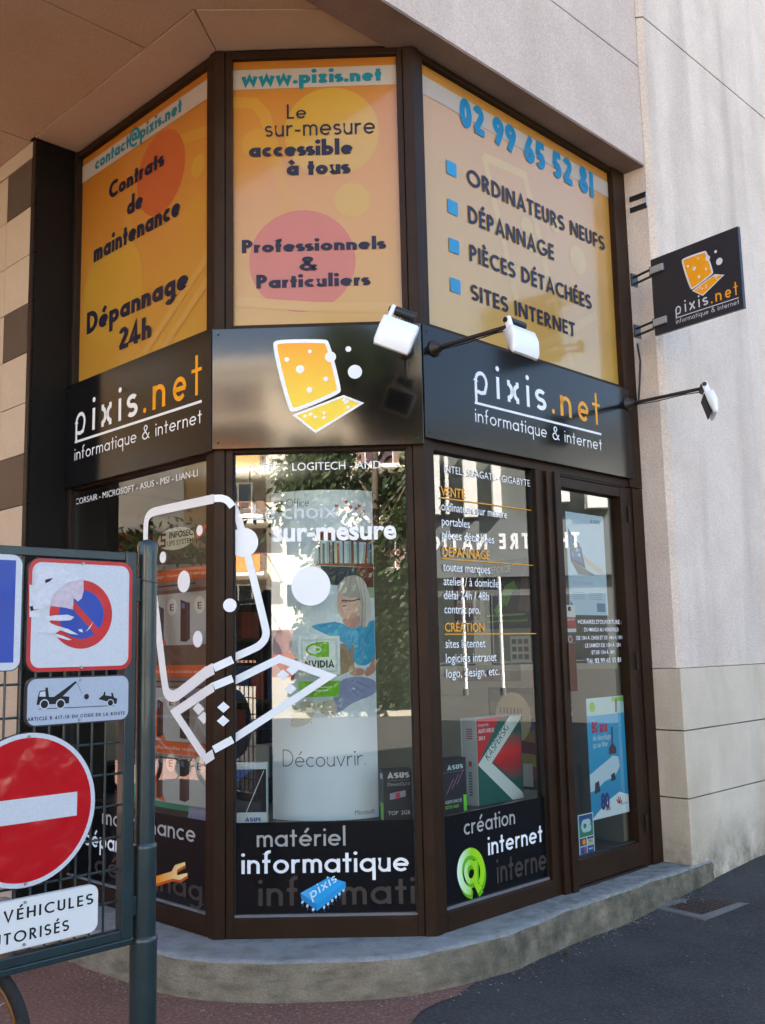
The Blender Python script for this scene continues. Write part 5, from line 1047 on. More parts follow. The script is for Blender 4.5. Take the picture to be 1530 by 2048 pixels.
# left window: product poster board and green leaflet board
e, W_, H_ = card(FL, [(.735, .55), (1.255, .55), (1.255, 2.06), (.735, 2.06)], -.12, 'poster_board', 'power supply poster with orange bands inside the left window', 'poster', mat('poster_brown', (.10, .075, .055), .5))
def infos(b):
    OB = ink(214, 92, 40); GYp = ink(176, 178, 178)
    poly(b, [(.05+.17+.17*math.cos(R_(t)), 1.36+.06*math.sin(R_(t))) for t in range(0, 360, 10)], .0004, ink(206, 196, 176)); lettering(b, 'INFOSEC', .16, .38, 1.365, .032, .0008, ink(60, 50, 44), font='sans', ref='c', bold=.03); lettering(b, 'UPS SYSTEM', .14, .38, 1.325, .026, .0008, ink(60, 50, 44), font='sans', ref='c', bold=.01)
    strip(b, [(.075, 1.33), (.12, 1.33), (.12, 1.36), (.085, 1.36), (.085, 1.39), (.13, 1.39)], .014, .0009, ink(60, 50, 44)); poly(b, [(.40, 1.34), (.46, 1.35), (.50, 1.40), (.42, 1.41)], .0005, OB)
    for z_, t_ in ((1.135, 'ckage / Network and storage'), (.635, 'Industry, tel et applications sensibles'), (.245, 'Industrielles médicales')):
        poly(b, [(0, z_), (.52, z_), (.52, z_+.062), (0, z_+.062)], .0004, OB); lettering(b, t_, .02, .50, z_+.022, .018, .0008, ink(232, 205, 190), font='sans', ref='c'); poly(b, [(0, z_-.045), (.52, z_-.045), (.52, z_-.002), (0, z_-.002)], .0004, ink(120, 118, 116)); strip(b, [(.03, z_-.022), (.40, z_-.022)], .008, .0008, ink(40, 38, 36))
    for z_ in (.80, .31, .0):
        poly(b, [(0, z_), (.52, z_), (.52, z_+.27), (0, z_+.27)], .0003, GYp); poly(b, [(.14, z_), (.0, z_+.25), (0, z_+.02)], .0005, OB)
        for x, wd, hh in ((.06, .055, .2), (.27, .085, .22)):
            poly(b, [(x, z_+.02), (x+wd*.6, z_+.015), (x+wd*.6, z_+hh), (x, z_+hh+.015)], .0006, ink(30, 30, 32)); poly(b, [(x+wd*.6, z_+.015), (x+wd, z_+.03), (x+wd, z_+hh-.005), (x+wd*.6, z_+hh)], .0006, ink(58, 54, 54)); poly(b, [(x+.01, z_+hh-.03), (x+wd*.45, z_+hh-.034), (x+wd*.45, z_+hh-.008), (x+.01, z_+hh-.004)], .0008, ink(70, 110, 160))
        for x in (.19, .44): disc(b, x, z_+.2, .045, .0006, ink(214, 210, 204)); lettering(b, 'E', x-.018, x+.018, z_+.18, .035, .0009, ink(90, 90, 92), w=.28, ref='c')
cprint(e, infos)
e, W_, H_ = card(FL, [(.40, .50), (1.02, .50), (1.02, .70), (.40, .70)], -.20, 'poster_board', 'turquoise leaflet board standing low in the left window', 'poster', ink(54, 168, 140))
cprint(e, lambda b: (poly(b, [(.30, .04), (.52, .03), (.50, .14), (.28, .16)], .0004, ink(110, 92, 96)), poly(b, [(.36, .07), (.42, .066), (.42, .10), (.36, .104)], .0007, ink(190, 200, 200)), strip(b, [(.32, .06), (.48, .055)], .003, .0008, ink(200, 205, 205)), poly(b, [(.53, .05), (.58, .05), (.56, .08)], .0004, ink(60, 110, 120))))
b = MB(); b.box((0, 0, -.015), (.16, .19, 0), ink(140, 140, 170), .001); o = b.build('leaflet', None); o.matrix_world = FL @ Matrix.Translation((1.06, .487, -.13)) @ Matrix.Rotation(R_(-14), 4, 'X'); tag(o, 'lilac leaflet leaning beside the turquoise board in the left window', 'leaflet')
b = MB(); b.box((0, 0, -.15), (.62, .11, 0), ink(196, 198, 192), .002); o = b.build('shelf_box', None); o.matrix_world = FL @ Matrix.Translation((.36, .487, -.26)); tag(o, 'pale low box behind the turquoise leaflet board', 'box')

# posters on the inner side wall (seen through the right window)
def wp(pts, label, m, name='wall_poster'):
    x0_, x1_ = min(p[0] for p in pts), max(p[0] for p in pts); y0_, y1_ = min(p[1] for p in pts), max(p[1] for p in pts)
    e, W_, H_ = card(FW, [(x0_, y0_), (x1_, y0_), (x1_, y1_), (x0_, y1_)], .0045, name, label, 'poster', m); return e, W_, H_
e, W_, H_ = wp(D['w_frame'], 'black framed colourful poster with pale round medallion on the inner wall', ink(20, 20, 22))
def medal(b):
    ins = .02; x0_, y0_, x1_, y1_ = ins, ins, W_-ins, H_-ins; bands = [(70, 84, 60), (120, 120, 50), (60, 60, 110), (150, 120, 60), (110, 40, 44), (150, 140, 50), (120, 36, 40), (40, 36, 40)]
    nb_ = len(bands)
    for q, c_ in enumerate(bands): poly(b, [(x0_, y1_-(y1_-y0_)*q/nb_), (x1_, y1_-(y1_-y0_)*q/nb_-.03), (x1_, max(y0_, y1_-(y1_-y0_)*(q+1)/nb_-.03)), (x0_, y1_-(y1_-y0_)*(q+1)/nb_)], .0004, ink(*c_))
    disc(b, W_/2, H_*.70, W_*.36, .0008, ink(196, 184, 150), W_*.40); 
    for z_ in (.80, .72): 
        for q in range(7): strip(b, [(W_*.25+W_*.07*q, H_*z_), (W_*.25+W_*.07*q, H_*(z_-.06))], .010, .0012, ink(60, 56, 48))
    poly(b, [(x0_+.24, y0_), (x1_-.05, y0_), (x1_-.05, y0_+.16), (x0_+.24, y0_+.16)], .0010, ink(190, 190, 186))
cprint(e, medal)
e, W_, H_ = wp(D['w_gf'], 'black poster with green claw emblem on the inner wall', ink(22, 24, 24))
cprint(e, lambda b: (lettering(b, 'GEFORCE', .04, .26, H_-.09, .05, .0005, ink(190, 196, 194), font='sans', ref='c', bold=.02), lettering(b, 'GTX', .04, .15, H_-.16, .045, .0005, ink(170, 176, 174), font='sans', ref='c', bold=.02), strip(b, [(.10, .12), (.16, .18), (.22, .30), (.30, .33)], .05, .0006, GRN), strip(b, [(.20, .17), (.26, .28), (.31, .30)], .03, .0008, GRN), strip(b, [(.02, .10), (.38, .10)], .014, .0006, GRN), poly(b, [(.32, .12), (.43, .12), (.43, .38), (.36, .40)], .0006, ink(110, 78, 66)), strip(b, [(.03, .055), (.40, .055)], .012, .0006, GRN)))
e, W_, H_ = wp(D['w_fly1'], 'dark red flyer beside the claw poster on the inner wall', ink(84, 28, 30))
cprint(e, lambda b: (poly(b, [(.03, .05), (W_-.03, .05), (W_-.03, .16), (.03, .16)], .0004, ink(200, 196, 186)), poly(b, [(.05, .22), (.15, .22), (.13, .33), (.06, .33)], .0004, ink(150, 96, 60)), lettering(b, 'CENTRAL', .04, W_-.04, .09, .04, .0008, ink(200, 50, 44), font='sans', ref='c', bold=.03)))
e, W_, H_ = wp(D['w_fly2'], 'white notice with grey squares on the inner wall', ink(206, 212, 208))
cprint(e, lambda b: [poly(b, [(.015+.055*i, .015+.055*j), (.055+.055*i, .015+.055*j), (.055+.055*i, .05+.055*j), (.015+.055*i, .05+.055*j)], .0004, ink(90+20*((i*j) % 3), 96, 100)) for i in range(3) for j in range(3)])
e, W_, H_ = wp(D['w_fly3'], 'long strip of photographs low on the inner wall', ink(70, 62, 66))
cprint(e, lambda b: [poly(b, [(.01+.085*i, .012), (.085+.085*i, .012), (.085+.085*i, H_-.012), (.01+.085*i, H_-.012)], .0004, ink(*[(90, 52, 60), (60, 70, 84), (110, 80, 76), (50, 48, 60), (120, 60, 66), (84, 92, 100), (70, 44, 50)][i])) for i in range(7)])
# blue display stand near the door
bs = empty('display_stand', frame(uv(2.28, -1.04, .004), nR), 'blue lettered display stand inside the door', 'stand')
BL1, BL2 = ink(26, 44, 130), ink(84, 112, 196)
b = MB(); b.box((.0, .9, -.02), (.27, 1.32, 0), BL1, .002); b.build('panel', BL1, bs); b = MB(); b.box((.02, .55, .03), (.30, .88, .05), BL1, .002); b.build('panel', BL1, bs)
b = MB(); b.box((.05, .92, .002), (.27, 1.05, .014), BL2, .001); b.build('panel', BL2, bs)
b = MB(); b.box((.03, .006, -.10), (.25, .5, .02), mat('stand_grey', (.3, .31, .32), .5), .003); b.build('foot', None, bs)
b = MB(); b.box((.12, .5, -.04), (.16, .9, -.022), mat('stand_grey', (.3, .31, .32), .5)); b.build('pole', None, bs)
for t_, x, z_, o_ in (('r', .07, 1.12, .0006), ('d', .17, .97, .0146), ('r', .08, .76, .0506)): text_part(t_, x, x+.04, z_, .04, o_, ink(190, 205, 235), bs, w=.3)
# posters and stickers on the door glass
def dcard(s0, s1, z0, z1, label, m, name='door_poster', cat='poster', off=-.048): return card(FR, [(s0, z0), (s1, z0), (s1, z1), (s0, z1)], off, name, label, cat, m)
e, W_, H_ = dcard(1.262, 1.660, 1.476, 2.072, 'pale blue poster of a tablet laptop on the door', mat('poster_pale', (.50, .60, .70), .5, var=.05, scale=2))
def tabl(b):
    poly(b, [(.015, .50), (.145, .39), (.18, .27), (.03, .31)], .0004, ink(34, 40, 54)); poly(b, [(.03, .475), (.135, .385), (.155, .30), (.04, .325)], .0007, ink(50, 96, 160)); poly(b, [(.03, .31), (.19, .265), (.28, .235), (.10, .235)], .0005, ink(70, 74, 84))
    for i in range(4):
        for j in range(3): poly(b, [(.045+.022*i, .34+.03*j), (.062+.022*i, .335+.03*j), (.062+.022*i, .356+.03*j), (.045+.022*i, .36+.03*j)], .001, ink(*[(90, 150, 210), (170, 70, 90), (60, 140, 110), (200, 205, 215)][(i+j) % 4]))
    poly(b, [(.15, .36), (.20, .33), (.36, .27), (.36, .24), (.20, .295)], .0012, ink(206, 176, 150)); lettering(b, 'ASUS', .25, .36, .545, .022, .0005, ink(120, 140, 160), w=.4, ref='c'); strip(b, [(.04, .185), (.25, .185)], .02, .0005, ink(170, 188, 204))
    for q in range(4): strip(b, [(.03, .13-.012*q), (.16, .13-.012*q)], .003, .0005, ink(130, 150, 170)); strip(b, [(.20, .13-.012*q), (.34, .13-.012*q)], .003, .0005, ink(130, 150, 170))
    poly(b, [(.01, .02), (.04, .02), (.03, .06), (.01, .08)], .0005, ink(60, 76, 96)); poly(b, [(.28, .02), (.37, .02), (.37, .07), (.28, .07)], .0005, ink(90, 120, 160))
cprint(e, tabl)
SKYB = gradient('poster_sky', [(0, srgb(24, 140, 190)), (1, srgb(30, 170, 220))], 1, .0, .67)
e, W_, H_ = dcard(1.378, 1.775, .325, 1.0, 'bright blue anniversary poster with a white aircraft on the door', SKYB)
def cannon(b):
    poly(b, [(0, .575), (W_, .575), (W_, H_), (0, H_)], .0004, ink(190, 214, 214)); poly(b, [(.27, .645), (W_, .645), (W_, .67), (.27, .67)], .0007, ink(130, 185, 40)); disc(b, .06, .625, .03, .0007, ink(140, 195, 60)); lettering(b, '80 ans', .04, .21, .48, .06, .0006, ink(190, 30, 62), font='sans', ref='c', bold=.04)
    lettering(b, 'de décollages', .05, .25, .435, .02, .0006, PAP, font='sans', ref='x'); lettering(b, 'ça se fête', .05, .20, .395, .02, .0006, PAP, font='sans', ref='x')
    poly(b, [(0, .25), (.25, .335), (.31, .325), (.32, .27), (.26, .215), (.15, .20), (.06, .16), (0, .155)], .0006, ink(205, 222, 234)); poly(b, [(.04, .14), (.10, .15), (.09, .21), (.05, .20)], .0009, ink(40, 44, 60)); poly(b, [(.22, .19), (.27, .20), (.26, .24), (.22, .23)], .0009, ink(40, 44, 60)); poly(b, [(.21, .345), (.29, .345), (.29, .38), (.25, .41), (.21, .38)], .0009, ink(84, 44, 60)); strip(b, [(.25, .40), (.255, .50)], .018, .0009, ink(60, 60, 84)); strip(b, [(.31, .58), (.315, .66)], .02, .001, ink(50, 54, 70))
    poly(b, [(0, 0), (W_, 0), (W_, .10), (.30, .125), (.18, .09), (.05, .03), (0, 0)], .0007, ink(225, 235, 240)); lettering(b, '80', .10, .19, .05, .08, .0012, ink(40, 50, 120), font='sans', ref='c', bold=.05); lettering(b, 'ANS', .145, .195, .035, .02, .0014, ink(200, 40, 60), font='sans', ref='c', bold=.03)
    for a in (60, 100, 140, 20): strip(b, [(.29, .06), (.29+.035*math.cos(R_(a)), .06+.04*math.sin(R_(a)))], .009, .0012, ink(190, 30, 50))
    lettering(b, 'Rennes', .31, .385, .05, .014, .0012, ink(90, 60, 70), font='sans', ref='c')
cprint(e, cannon)
e, W_, H_ = dcard(1.238, 1.390, .152, .372, 'payment card stickers in a small panel low on the door', ink(214, 224, 230), 'card_sticker', 'sticker', -.046)
def cards(b):
    poly(b, [(.008, .098), (W_-.008, .098), (W_-.008, .214), (.008, .214)], .0003, gradient('card_blue_green', [(0, srgb(20, 130, 90)), (.35, srgb(30, 140, 120)), (1, srgb(20, 70, 150))], 1, .10, .21)); lettering(b, 'CB', .028, .124, .128, .055, .0008, ink(205, 228, 232), font='sans', ref='c', bold=.09)
    poly(b, [(.008, .052), (.072, .052), (.072, .092), (.008, .092)], .0004, ink(36, 50, 110)); disc(b, .031, .072, .015, .0008, ink(206, 40, 44)); disc(b, .048, .072, .015, .001, ink(236, 176, 50)); poly(b, [(.080, .052), (.144, .052), (.144, .092), (.080, .092)], .0004, ink(225, 225, 215)); poly(b, [(.080, .082), (.144, .082), (.144, .092), (.080, .092)], .0006, ink(24, 44, 110)); poly(b, [(.080, .052), (.144, .052), (.144, .060), (.080, .060)], .0006, ink(226, 190, 60)); lettering(b, 'VISA', .088, .136, .063, .014, .0008, ink(30, 50, 120), font='sans', ref='c', bold=.03)
    poly(b, [(.008, .008), (.072, .008), (.072, .046), (.008, .046)], .0004, ink(40, 110, 190)); disc(b, .034, .027, .013, .0007, ink(40, 60, 150)); disc(b, .050, .027, .013, .0009, ink(210, 60, 60)); poly(b, [(.080, .008), (.144, .008), (.144, .046), (.080, .046)], .0004, ink(30, 70, 150)); strip(b, [(.09, .028), (.134, .028)], .008, .0007, ink(180, 210, 235))
cprint(e, cards)
e, W_, H_ = dcard(1.217, 1.311, 1.378, 1.532, 'small white and red sticker strip on the door', ink(216, 214, 210), 'door_sticker', 'sticker', -.046)
cprint(e, lambda b: (poly(b, [(.0, .02), (W_, .02), (W_, .085), (0, .085)], .0003, ink(170, 44, 50)), poly(b, [(.02, .12), (.05, .12), (.05, .145), (.02, .145)], .0003, ink(60, 30, 36)), lettering(b, 'alarme', .01, .08, .065, .012, .0006, ink(226, 206, 200), font='sans', ref='x')))
b = MB(); disc(b, 0, 0, .022, 0, ink(210, 150, 160)); disc(b, 0, 0, .012, .0004, ink(120, 40, 70)); o = b.build('door_sticker'); o.matrix_world = FR @ Matrix.Translation((1.247, 1.338, -.046)); tag(o, 'tiny round pink sticker on the door above its handle', 'sticker')

# ceiling lamps that are on inside the shop
M_on = mat('lit_diffuser', (1, .97, .88), .5, emit=9.)
for (x, y), lb in (((-1.949, 6.602), 'lit round ceiling lamp seen in the left window'), ((-.914, 7.267), 'lit round ceiling lamp seen in the centre window')):
    e = empty('ceiling_lamp', Matrix.Translation((x, y, 2.30)), lb, 'lamp')
    b = MB(); b.tube([(0, 0, .0), (0, 0, .028), (0, 0, .05)], [.092, .092, .06], M_lampw, 28, cap=False); b.build('shade', M_lampw, e)
    b = MB(); b.face([(.086*math.cos(2*math.pi*k/28), -.086*math.sin(2*math.pi*k/28), .004) for k in range(28)], M_on); b.build('diffuser', M_on, e)
    b = MB(); b.tube([(0, 0, .05), (0, 0, .34)], .008, M_blk, 8); b.build('stem', M_blk, e)

# ------------------------------------------------------------------ bicycles
M_tyre = mat('tyre_rubber', (.014, .014, .015), .75, bump=.4, bscale=160); M_rim = mat('rim_steel', (.55, .55, .56), .3, metal=1); M_bike = mat('bike_frame_orange', (.45, .13, .02), .35, coat=.5); M_bikew = mat('bike_frame_white', (.6, .6, .58), .35, coat=.5)
def bicycle(M, label, mf):
    e = empty('bicycle', M, label, 'bicycle', 'bicycles parked by the passage'); r = .335
    mr2 = M_rim if mf is M_bikew else mat('rim_ochre', (.22, .10, .03), .4, metal=.4)
    for x in (0, 1.02):
        b = MB(); b.torus((x, 0, r), (0, 1, 0), r-.019, .019, M_tyre, 56, 10); wh = b.build('wheel', M_tyre, e)
        b = MB(); b.torus((x, 0, r), (0, 1, 0), r-.042, .008, mr2, 48, 6); b.build('rim', mr2, wh)
        b = MB()
        for q in range(24): t = 2*math.pi*q/24; b.tube([(x+.02*math.cos(t), (.02 if q % 2 else -.02), r+.02*math.sin(t)), (x+(r-.045)*math.cos(t+.2), 0, r+(r-.045)*math.sin(t+.2))], .0011, M_rim, 4, False)
        b.tube([(x, -.04, r), (x, .04, r)], .018, M_rim, 10); b.build('spokes', M_rim, wh)
    b = MB(); bb = (.44, 0, .29); seat = (.30, 0, .80); head = (.86, 0, .82)
    for p, q, rr in ((bb, seat, .015), (bb, (.885, 0, .70), .018), (seat, head, .015), ((0, .05, r), bb, .009), ((0, -.05, r), bb, .009), ((0, .05, r), (.31, .02, .76), .008), ((0, -.05, r), (.31, -.02, .76), .008), ((.845, 0, .88), (.90, 0, .66), .018), ((.90, .05, .64), (1.02, .05, r), .011), ((.90, -.05, .64), (1.02, -.05, r), .011)): b.tube([p, q], rr, mf, 10)
    b.build('frame', mf, e)
    b = MB(); b.tube([(.30, 0, .80), (.275, 0, .90)], .013, M_rim, 10); b.build('seat_post', M_rim, e)
    b = MB(); b.prism([(.14, -.07), (.2, -.075), (.30, -.03), (.42, -.015), (.42, .015), (.30, .03), (.2, .075), (.14, .07)], .90, .945, M_tyre); b.build('saddle', M_tyre, e)
    b = MB(); b.tube([(.845, 0, .88), (.83, 0, .97)], .013, M_rim, 10); b.tube([(.72, -.29, .99), (.80, -.26, 1.0), (.84, -.1, .98), (.84, .1, .98), (.80, .26, 1.0), (.72, .29, .99)], .011, M_rim, 10); b.build('handlebar', M_rim, e)
    b = MB(); b.tube([(.44, -.05, .29), (.44, -.065, .29)], .09, M_rim, 24); b.tube([(.44, -.07, .29), (.52, -.08, .14)], .01, M_rim, 8); b.tube([(.44, .07, .29), (.36, .08, .44)], .01, M_rim, 8); b.build('crank', M_rim, e)
    return e
# front wheel of the near one enters the picture at bottom left
th = R_(8); bx, by = -1.366, 3.062
bicycle(Matrix.Translation((bx-1.02*math.cos(th), by-1.02*math.sin(th), -.161)) @ Matrix.Rotation(th, 4, 'Z'), 'near bicycle whose black front tyre shows at the bottom left', M_bike)
bicycle(Matrix.Translation((-6.6, 5.7, -.161)) @ Matrix.Rotation(R_(100), 4, 'Z'), 'bicycle parked in the passage and mirrored in the left window', M_bikew)

# small weeds at the foot of the step
for wx, wy, lb, sz in ((.86, 5.00, 'small green weed at the foot of the step by the right window', 1.), (1.86, 6.06, 'tiny weed in the corner between step and wall', .6)):
    rn_ = random.Random(int(wx*100)); e = empty('weed', Matrix.Translation((wx, wy, gz(Vector((wx, wy, 0))))), lb, 'plant', 'weeds along the step')
    for i in range(9):
        a_ = rn_.uniform(0, 6.28); l_ = rn_.uniform(.02, .05)*sz; d_ = Vector((math.cos(a_), math.sin(a_), 0)); n_ = Vector((-d_.y, d_.x, 0))*.006*sz
        b = MB(); b.face([d_*.004-n_*.3, d_*l_*.6-n_+Vector((0, 0, l_*.6)), d_*l_+Vector((0, 0, l_*.7)), d_*l_*.6+n_+Vector((0, 0, l_*.6))], mat('weed_green', (.06, .10, .02), .6)); b.build('leaf', None, e)

# stock shelves at the back of the shop
M_shf = mat('shelf_dark', (.035, .03, .026), .6)
su = empty('shelf_unit', frame(uv(-.45, -3.75, .004), dR), 'dark shelves of stock at the back of the shop', 'shelves')
for z_ in (.02, .48, .94, 1.40, 1.86): b = MB(); b.box((0, z_, -.32), (2.6, z_+.025, 0), M_shf); b.build('shelf', M_shf, su)
for x_ in (0, .86, 1.73, 2.57): b = MB(); b.box((x_, 0, -.325), (x_+.03, 2.05, -.002), M_shf); b.build('upright', M_shf, su)
rn_ = random.Random(9); shn = ['slate grey', 'rust red', 'pale grey', 'navy blue', 'olive brown', 'cream', 'dark green', 'maroon']; ordn = ['first', 'second', 'third', 'fourth', 'fifth', 'sixth', 'seventh', 'eighth', 'ninth', 'tenth', 'eleventh', 'twelfth']; shc = [(60, 62, 74), (130, 60, 48), (150, 148, 140), (40, 60, 96), (90, 84, 70), (176, 172, 160), (50, 74, 60), (110, 40, 44)]
for r_i, z_ in enumerate((.046, .506, .966, 1.426)):
    x_ = .05; c_i = 0
    while x_ < 2.45:
        w_ = rn_.uniform(.12, .30); h_ = rn_.uniform(.16, .38)
        if not any(x_ < ux < x_+w_+.03 for ux in (.86, 1.73)):
            ci = rn_.randrange(8); b = MB(); cm = ink(*shc[ci]); b.box((0, 0, -.24), (w_, h_, 0), cm, .002); o = b.build('stock_carton'); o.matrix_world = su.matrix_world @ Matrix.Translation((x_, z_, -.03-rn_.random()*.04))
            tag(o, '%s carton, %s from left on the %s back shelf from the floor' % (shn[ci], ordn[c_i], ordn[r_i]), 'box', 'stock cartons on the back shelves'); c_i += 1
        x_ += w_+rn_.uniform(.02, .08)
# a second low shelf with cartons on the left, behind the poster board
su2 = empty('shelf_unit', frame(uv(.45, -2.9, .004), Vector((q_, -q_, 0))), 'low dark shelf of cartons behind the left window posters', 'shelves')
for z_ in (.02, .5, .98): b = MB(); b.box((0, z_, -.30), (1.3, z_+.025, 0), M_shf); b.build('shelf', M_shf, su2)
for x_ in (0, 1.27): b = MB(); b.box((x_, 0, -.305), (x_+.03, 1.1, -.002), M_shf); b.build('upright', M_shf, su2)
for r_i, z_ in enumerate((.046, .526, 1.006)):
    x_ = .05; c_i = 0
    while x_ < 1.1:
        w_ = rn_.uniform(.12, .28); h_ = rn_.uniform(.18, .36); ci = rn_.randrange(8); b = MB(); cm = ink(*shc[ci]); b.box((0, 0, -.22), (w_, h_, 0), cm, .002); o = b.build('stock_carton'); o.matrix_world = su2.matrix_world @ Matrix.Translation((x_, z_, -.03))
        tag(o, '%s carton, %s from left on the %s low shelf behind the left window' % (shn[ci], ordn[c_i], ordn[r_i]), 'box', 'cartons on the low shelf'); c_i += 1; x_ += w_+rn_.uniform(.02, .07)
# ------------------------------------------------------------------ across the street (seen mirrored in the glass, and lighting the corner)
M_pave = weathered('pale_paving', (.36, .32, .26), (.44, .40, .33), (.26, .23, .19), amount=.4, s1=.5, streak=(2, 2, 2))
b = MB(); b.box((-60, -46, -.2), (40, -13, -.05), M_pave); tag(b.build('opposite_pavement'), kind='structure')
M_ap = weathered('cream_render', (.60, .55, .46), (.66, .61, .52), (.5, .45, .37), amount=.3, streak=(.8, .8, .2)); M_win = mat('dark_window', (.03, .035, .04), .08); M_frm = mat('white_joinery', (.7, .7, .68), .5); M_slab = mat('balcony_slab', (.70, .66, .58), .8, var=.05, scale=1); M_rail = mat('balcony_rail', (.36, .15, .07), .6); M_railr = mat('balcony_rail_red', (.30, .06, .06), .6)
ap = empty('apartment_building', Matrix.Translation((-6, -46, -.05)), 'cream apartment block with balconies across the street, mirrored in the centre window', 'building')
def P_(name, fn, m, par): b_ = MB(); fn(b_); return b_.build(name, m, par)
P_('wall', lambda b: b.box((-20, -12, 0), (22, 0, 17.7), M_ap), M_ap, ap); P_('roof', lambda b: b.box((-20.3, -12.3, 17.7), (22.3, .4, 18.1), M_slab), M_slab, ap)
P_('ground_floor_front', lambda b: b.box((-20, 0, 0), (22, .12, 2.6), mat('shop_brick', (.20, .10, .075), .8, var=.2, scale=3)), None, ap)
for fl in range(1, 6):
    z = 2.9*fl
    for k_, x in enumerate((-17.4, -14.8, -7.6, -4.9, -1.4, 3.2, 5.8, 9.4, 13.0, 16.4)):
        wd = 1.5; tall = .05 if k_ in (2, 3, 5, 6) else .9
        o = P_('window', lambda b: b.box((x-wd/2-.07, .0, z+tall), (x+wd/2+.07, .05, z+2.3), M_frm), M_frm, ap)
        P_('pane', lambda b: [b.box((x-wd/2, .05, z+tall+.08), (x-.04, .06, z+2.22), M_win), b.box((x+.04, .05, z+tall+.08), (x+wd/2, .06, z+2.22), M_win)], M_win, o)
    for x0, x1 in ((-9.2, -3.2), (1.8, 7.2)):
        P_('loggia_shade', lambda b: b.box((x0+.1, .0, z+.01), (x1-.1, .03, z+2.55), mat('loggia_shade_brown', (.16, .13, .10), .8, var=.2, scale=1)), None, ap)  # flat dark sheet on the front: shade of the balcony recess as colour
        o = P_('balcony', lambda b: b.box((x0, 0, z-.22), (x1, 1.45, z), M_slab), M_slab, ap)
        mr_ = M_rail if fl % 2 else M_railr
        def rail(b):
            b.box((x0, 1.38, z+.95), (x1, 1.44, z+1.0), mr_); n = int((x1-x0)/.14)
            for i in range(n+1): xx = x0+.01+(x1-x0-.02)*i/n; b.box((xx-.012, 1.395, z), (xx+.012, 1.42, z+.95), mr_)
            for xx in (x0, x1-.04): b.box((xx, 0, z+.95), (xx+.04, 1.38, z+1.0), mr_)
        P_('railing', rail, mr_, o)
    if fl in (2, 4): P_('awning', lambda b: b.prism([(-9.0, 1.5), (-3.4, 1.5), (-3.4, 1.44), (-9.0, 1.44)], z+.02, z+.93, mat('orange_canvas', (.62, .27, .07), .8)), None, ap)
# pale sunlit theatre front with big letters, mirrored in the right window
th_ = empty('theatre_building', Matrix.Translation((55.4, 11, -.1)), 'grey theatre block with large white letters, mirrored in the right window and door', 'building')
M_th = weathered('theatre_concrete', (.11, .12, .115), (.15, .16, .15), (.08, .09, .085), amount=.3, streak=(.4, .4, .2)); M_thg = mat('theatre_band', (.14, .155, .16), .6)
P_('wall', lambda b: b.box((0, -30, 0), (14, 34, 15), M_th), M_th, th_); P_('letter_band', lambda b: b.box((-.4, -30, 5.6), (0, 34, 9.0), M_thg), M_thg, th_)
for y, wd, z0, z1 in ((-.6, .8, 9.2, 13.0), (1.0, .5, 9.2, 12.6), (-2.6, .35, 9.4, 13), (-2.0, .2, 9.4, 13), (5.0, .7, 10, 13.5), (7.2, 1.6, 9.6, 12.4)): P_('fin', lambda b: b.box((-.9, y-wd/2, z0), (0, y+wd/2, z1), mat('white_fin', (.8, .79, .75), .6)), None, th_)
for y in range(-26, 32, 4): o = P_('window', lambda b: b.box((-.06, y-1.5, .5), (0, y+1.5, 4.6), M_thg), M_thg, th_); P_('pane', lambda b: b.box((-.08, y-1.4, .6), (-.06, y+1.4, 4.5), M_win), M_win, o)
tf = frame(Vector((-.42, 5.9, 0)), Vector((0, -1, 0))); b = MB(); lettering(b, 'THÉÂTRE NATIONAL', 0, 11.6, 7.25, .95, 0, mat('white_letters', (.8, .8, .8), .5), w=.34, ls=.45, ref='c'); o = b.build('lettering', None, th_); o.matrix_local = tf
for x, y, lb in ((25.5, 7.2, 'nearer'), (25.4, 8.3, 'farther')):
    e = empty('flag_post', Matrix.Translation((x, y, -.085)), 'slim white post across the side street, %s of two mirrored in the right window' % ('left' if lb == 'nearer' else 'right'), 'post', 'white posts across the side street')
    b = MB(); b.tube([(0, 0, 0), (0, 0, 3.5)], [.06, .05], mat('post_white', (.8, .8, .78), .5), 12); b.build('shaft', None, e); b = MB(); b.tube([(0, 0, 0), (0, 0, .2)], .09, M_th, 12); b.build('base', None, e)
# ochre house and ivy wall beyond the passage, mirrored in the left window
oc = empty('ochre_house', Matrix.Translation((-16.5, 9, -.16)), 'ochre rendered house with pale shutters, mirrored in the left window', 'house')
M_oc = weathered('ochre_render', (.66, .43, .18), (.72, .48, .22), (.5, .31, .14), amount=.4, streak=(1, 1, .4)); M_sh = mat('pale_shutter', (.8, .74, .58), .6, var=.06, scale=6); M_br = mat('brick_panel', (.30, .10, .06), .8, var=.3, scale=12)
P_('wall', lambda b: b.box((-8, -9, 0), (0, 12, 10), M_oc), M_oc, oc); P_('roof', lambda b: b.box((-8.4, -9.4, 10), (.5, 12.4, 10.4), M_br), M_br, oc)
for y in (-6.5, -.2, 4.2, 8.6):
    for z in (4.2, 7.2):
        o = P_('window', lambda b: b.box((0, y-.75, z-.1), (.06, y+.75, z+1.6), M_sh), M_sh, oc); P_('sill', lambda b: b.box((0, y-.9, z-.22), (.2, y+.9, z-.1), M_slab), M_slab, o)
    P_('brick_infill', lambda b: b.box((0, y-.75, 2.9), (.04, y+.75, 3.95), M_br), M_br, oc)
gw = empty('garden_wall', Matrix.Translation((-13.2, 9, -.16)), 'brown garden wall topped with ivy, mirrored in the left window', 'wall')
P_('wall', lambda b: b.box((-.15, -7, 0), (.15, 9, 2.9), M_br), M_br, gw); P_('coping', lambda b: b.box((-.22, -7, 2.9), (.22, 9, 3.0), M_slab), M_slab, gw)

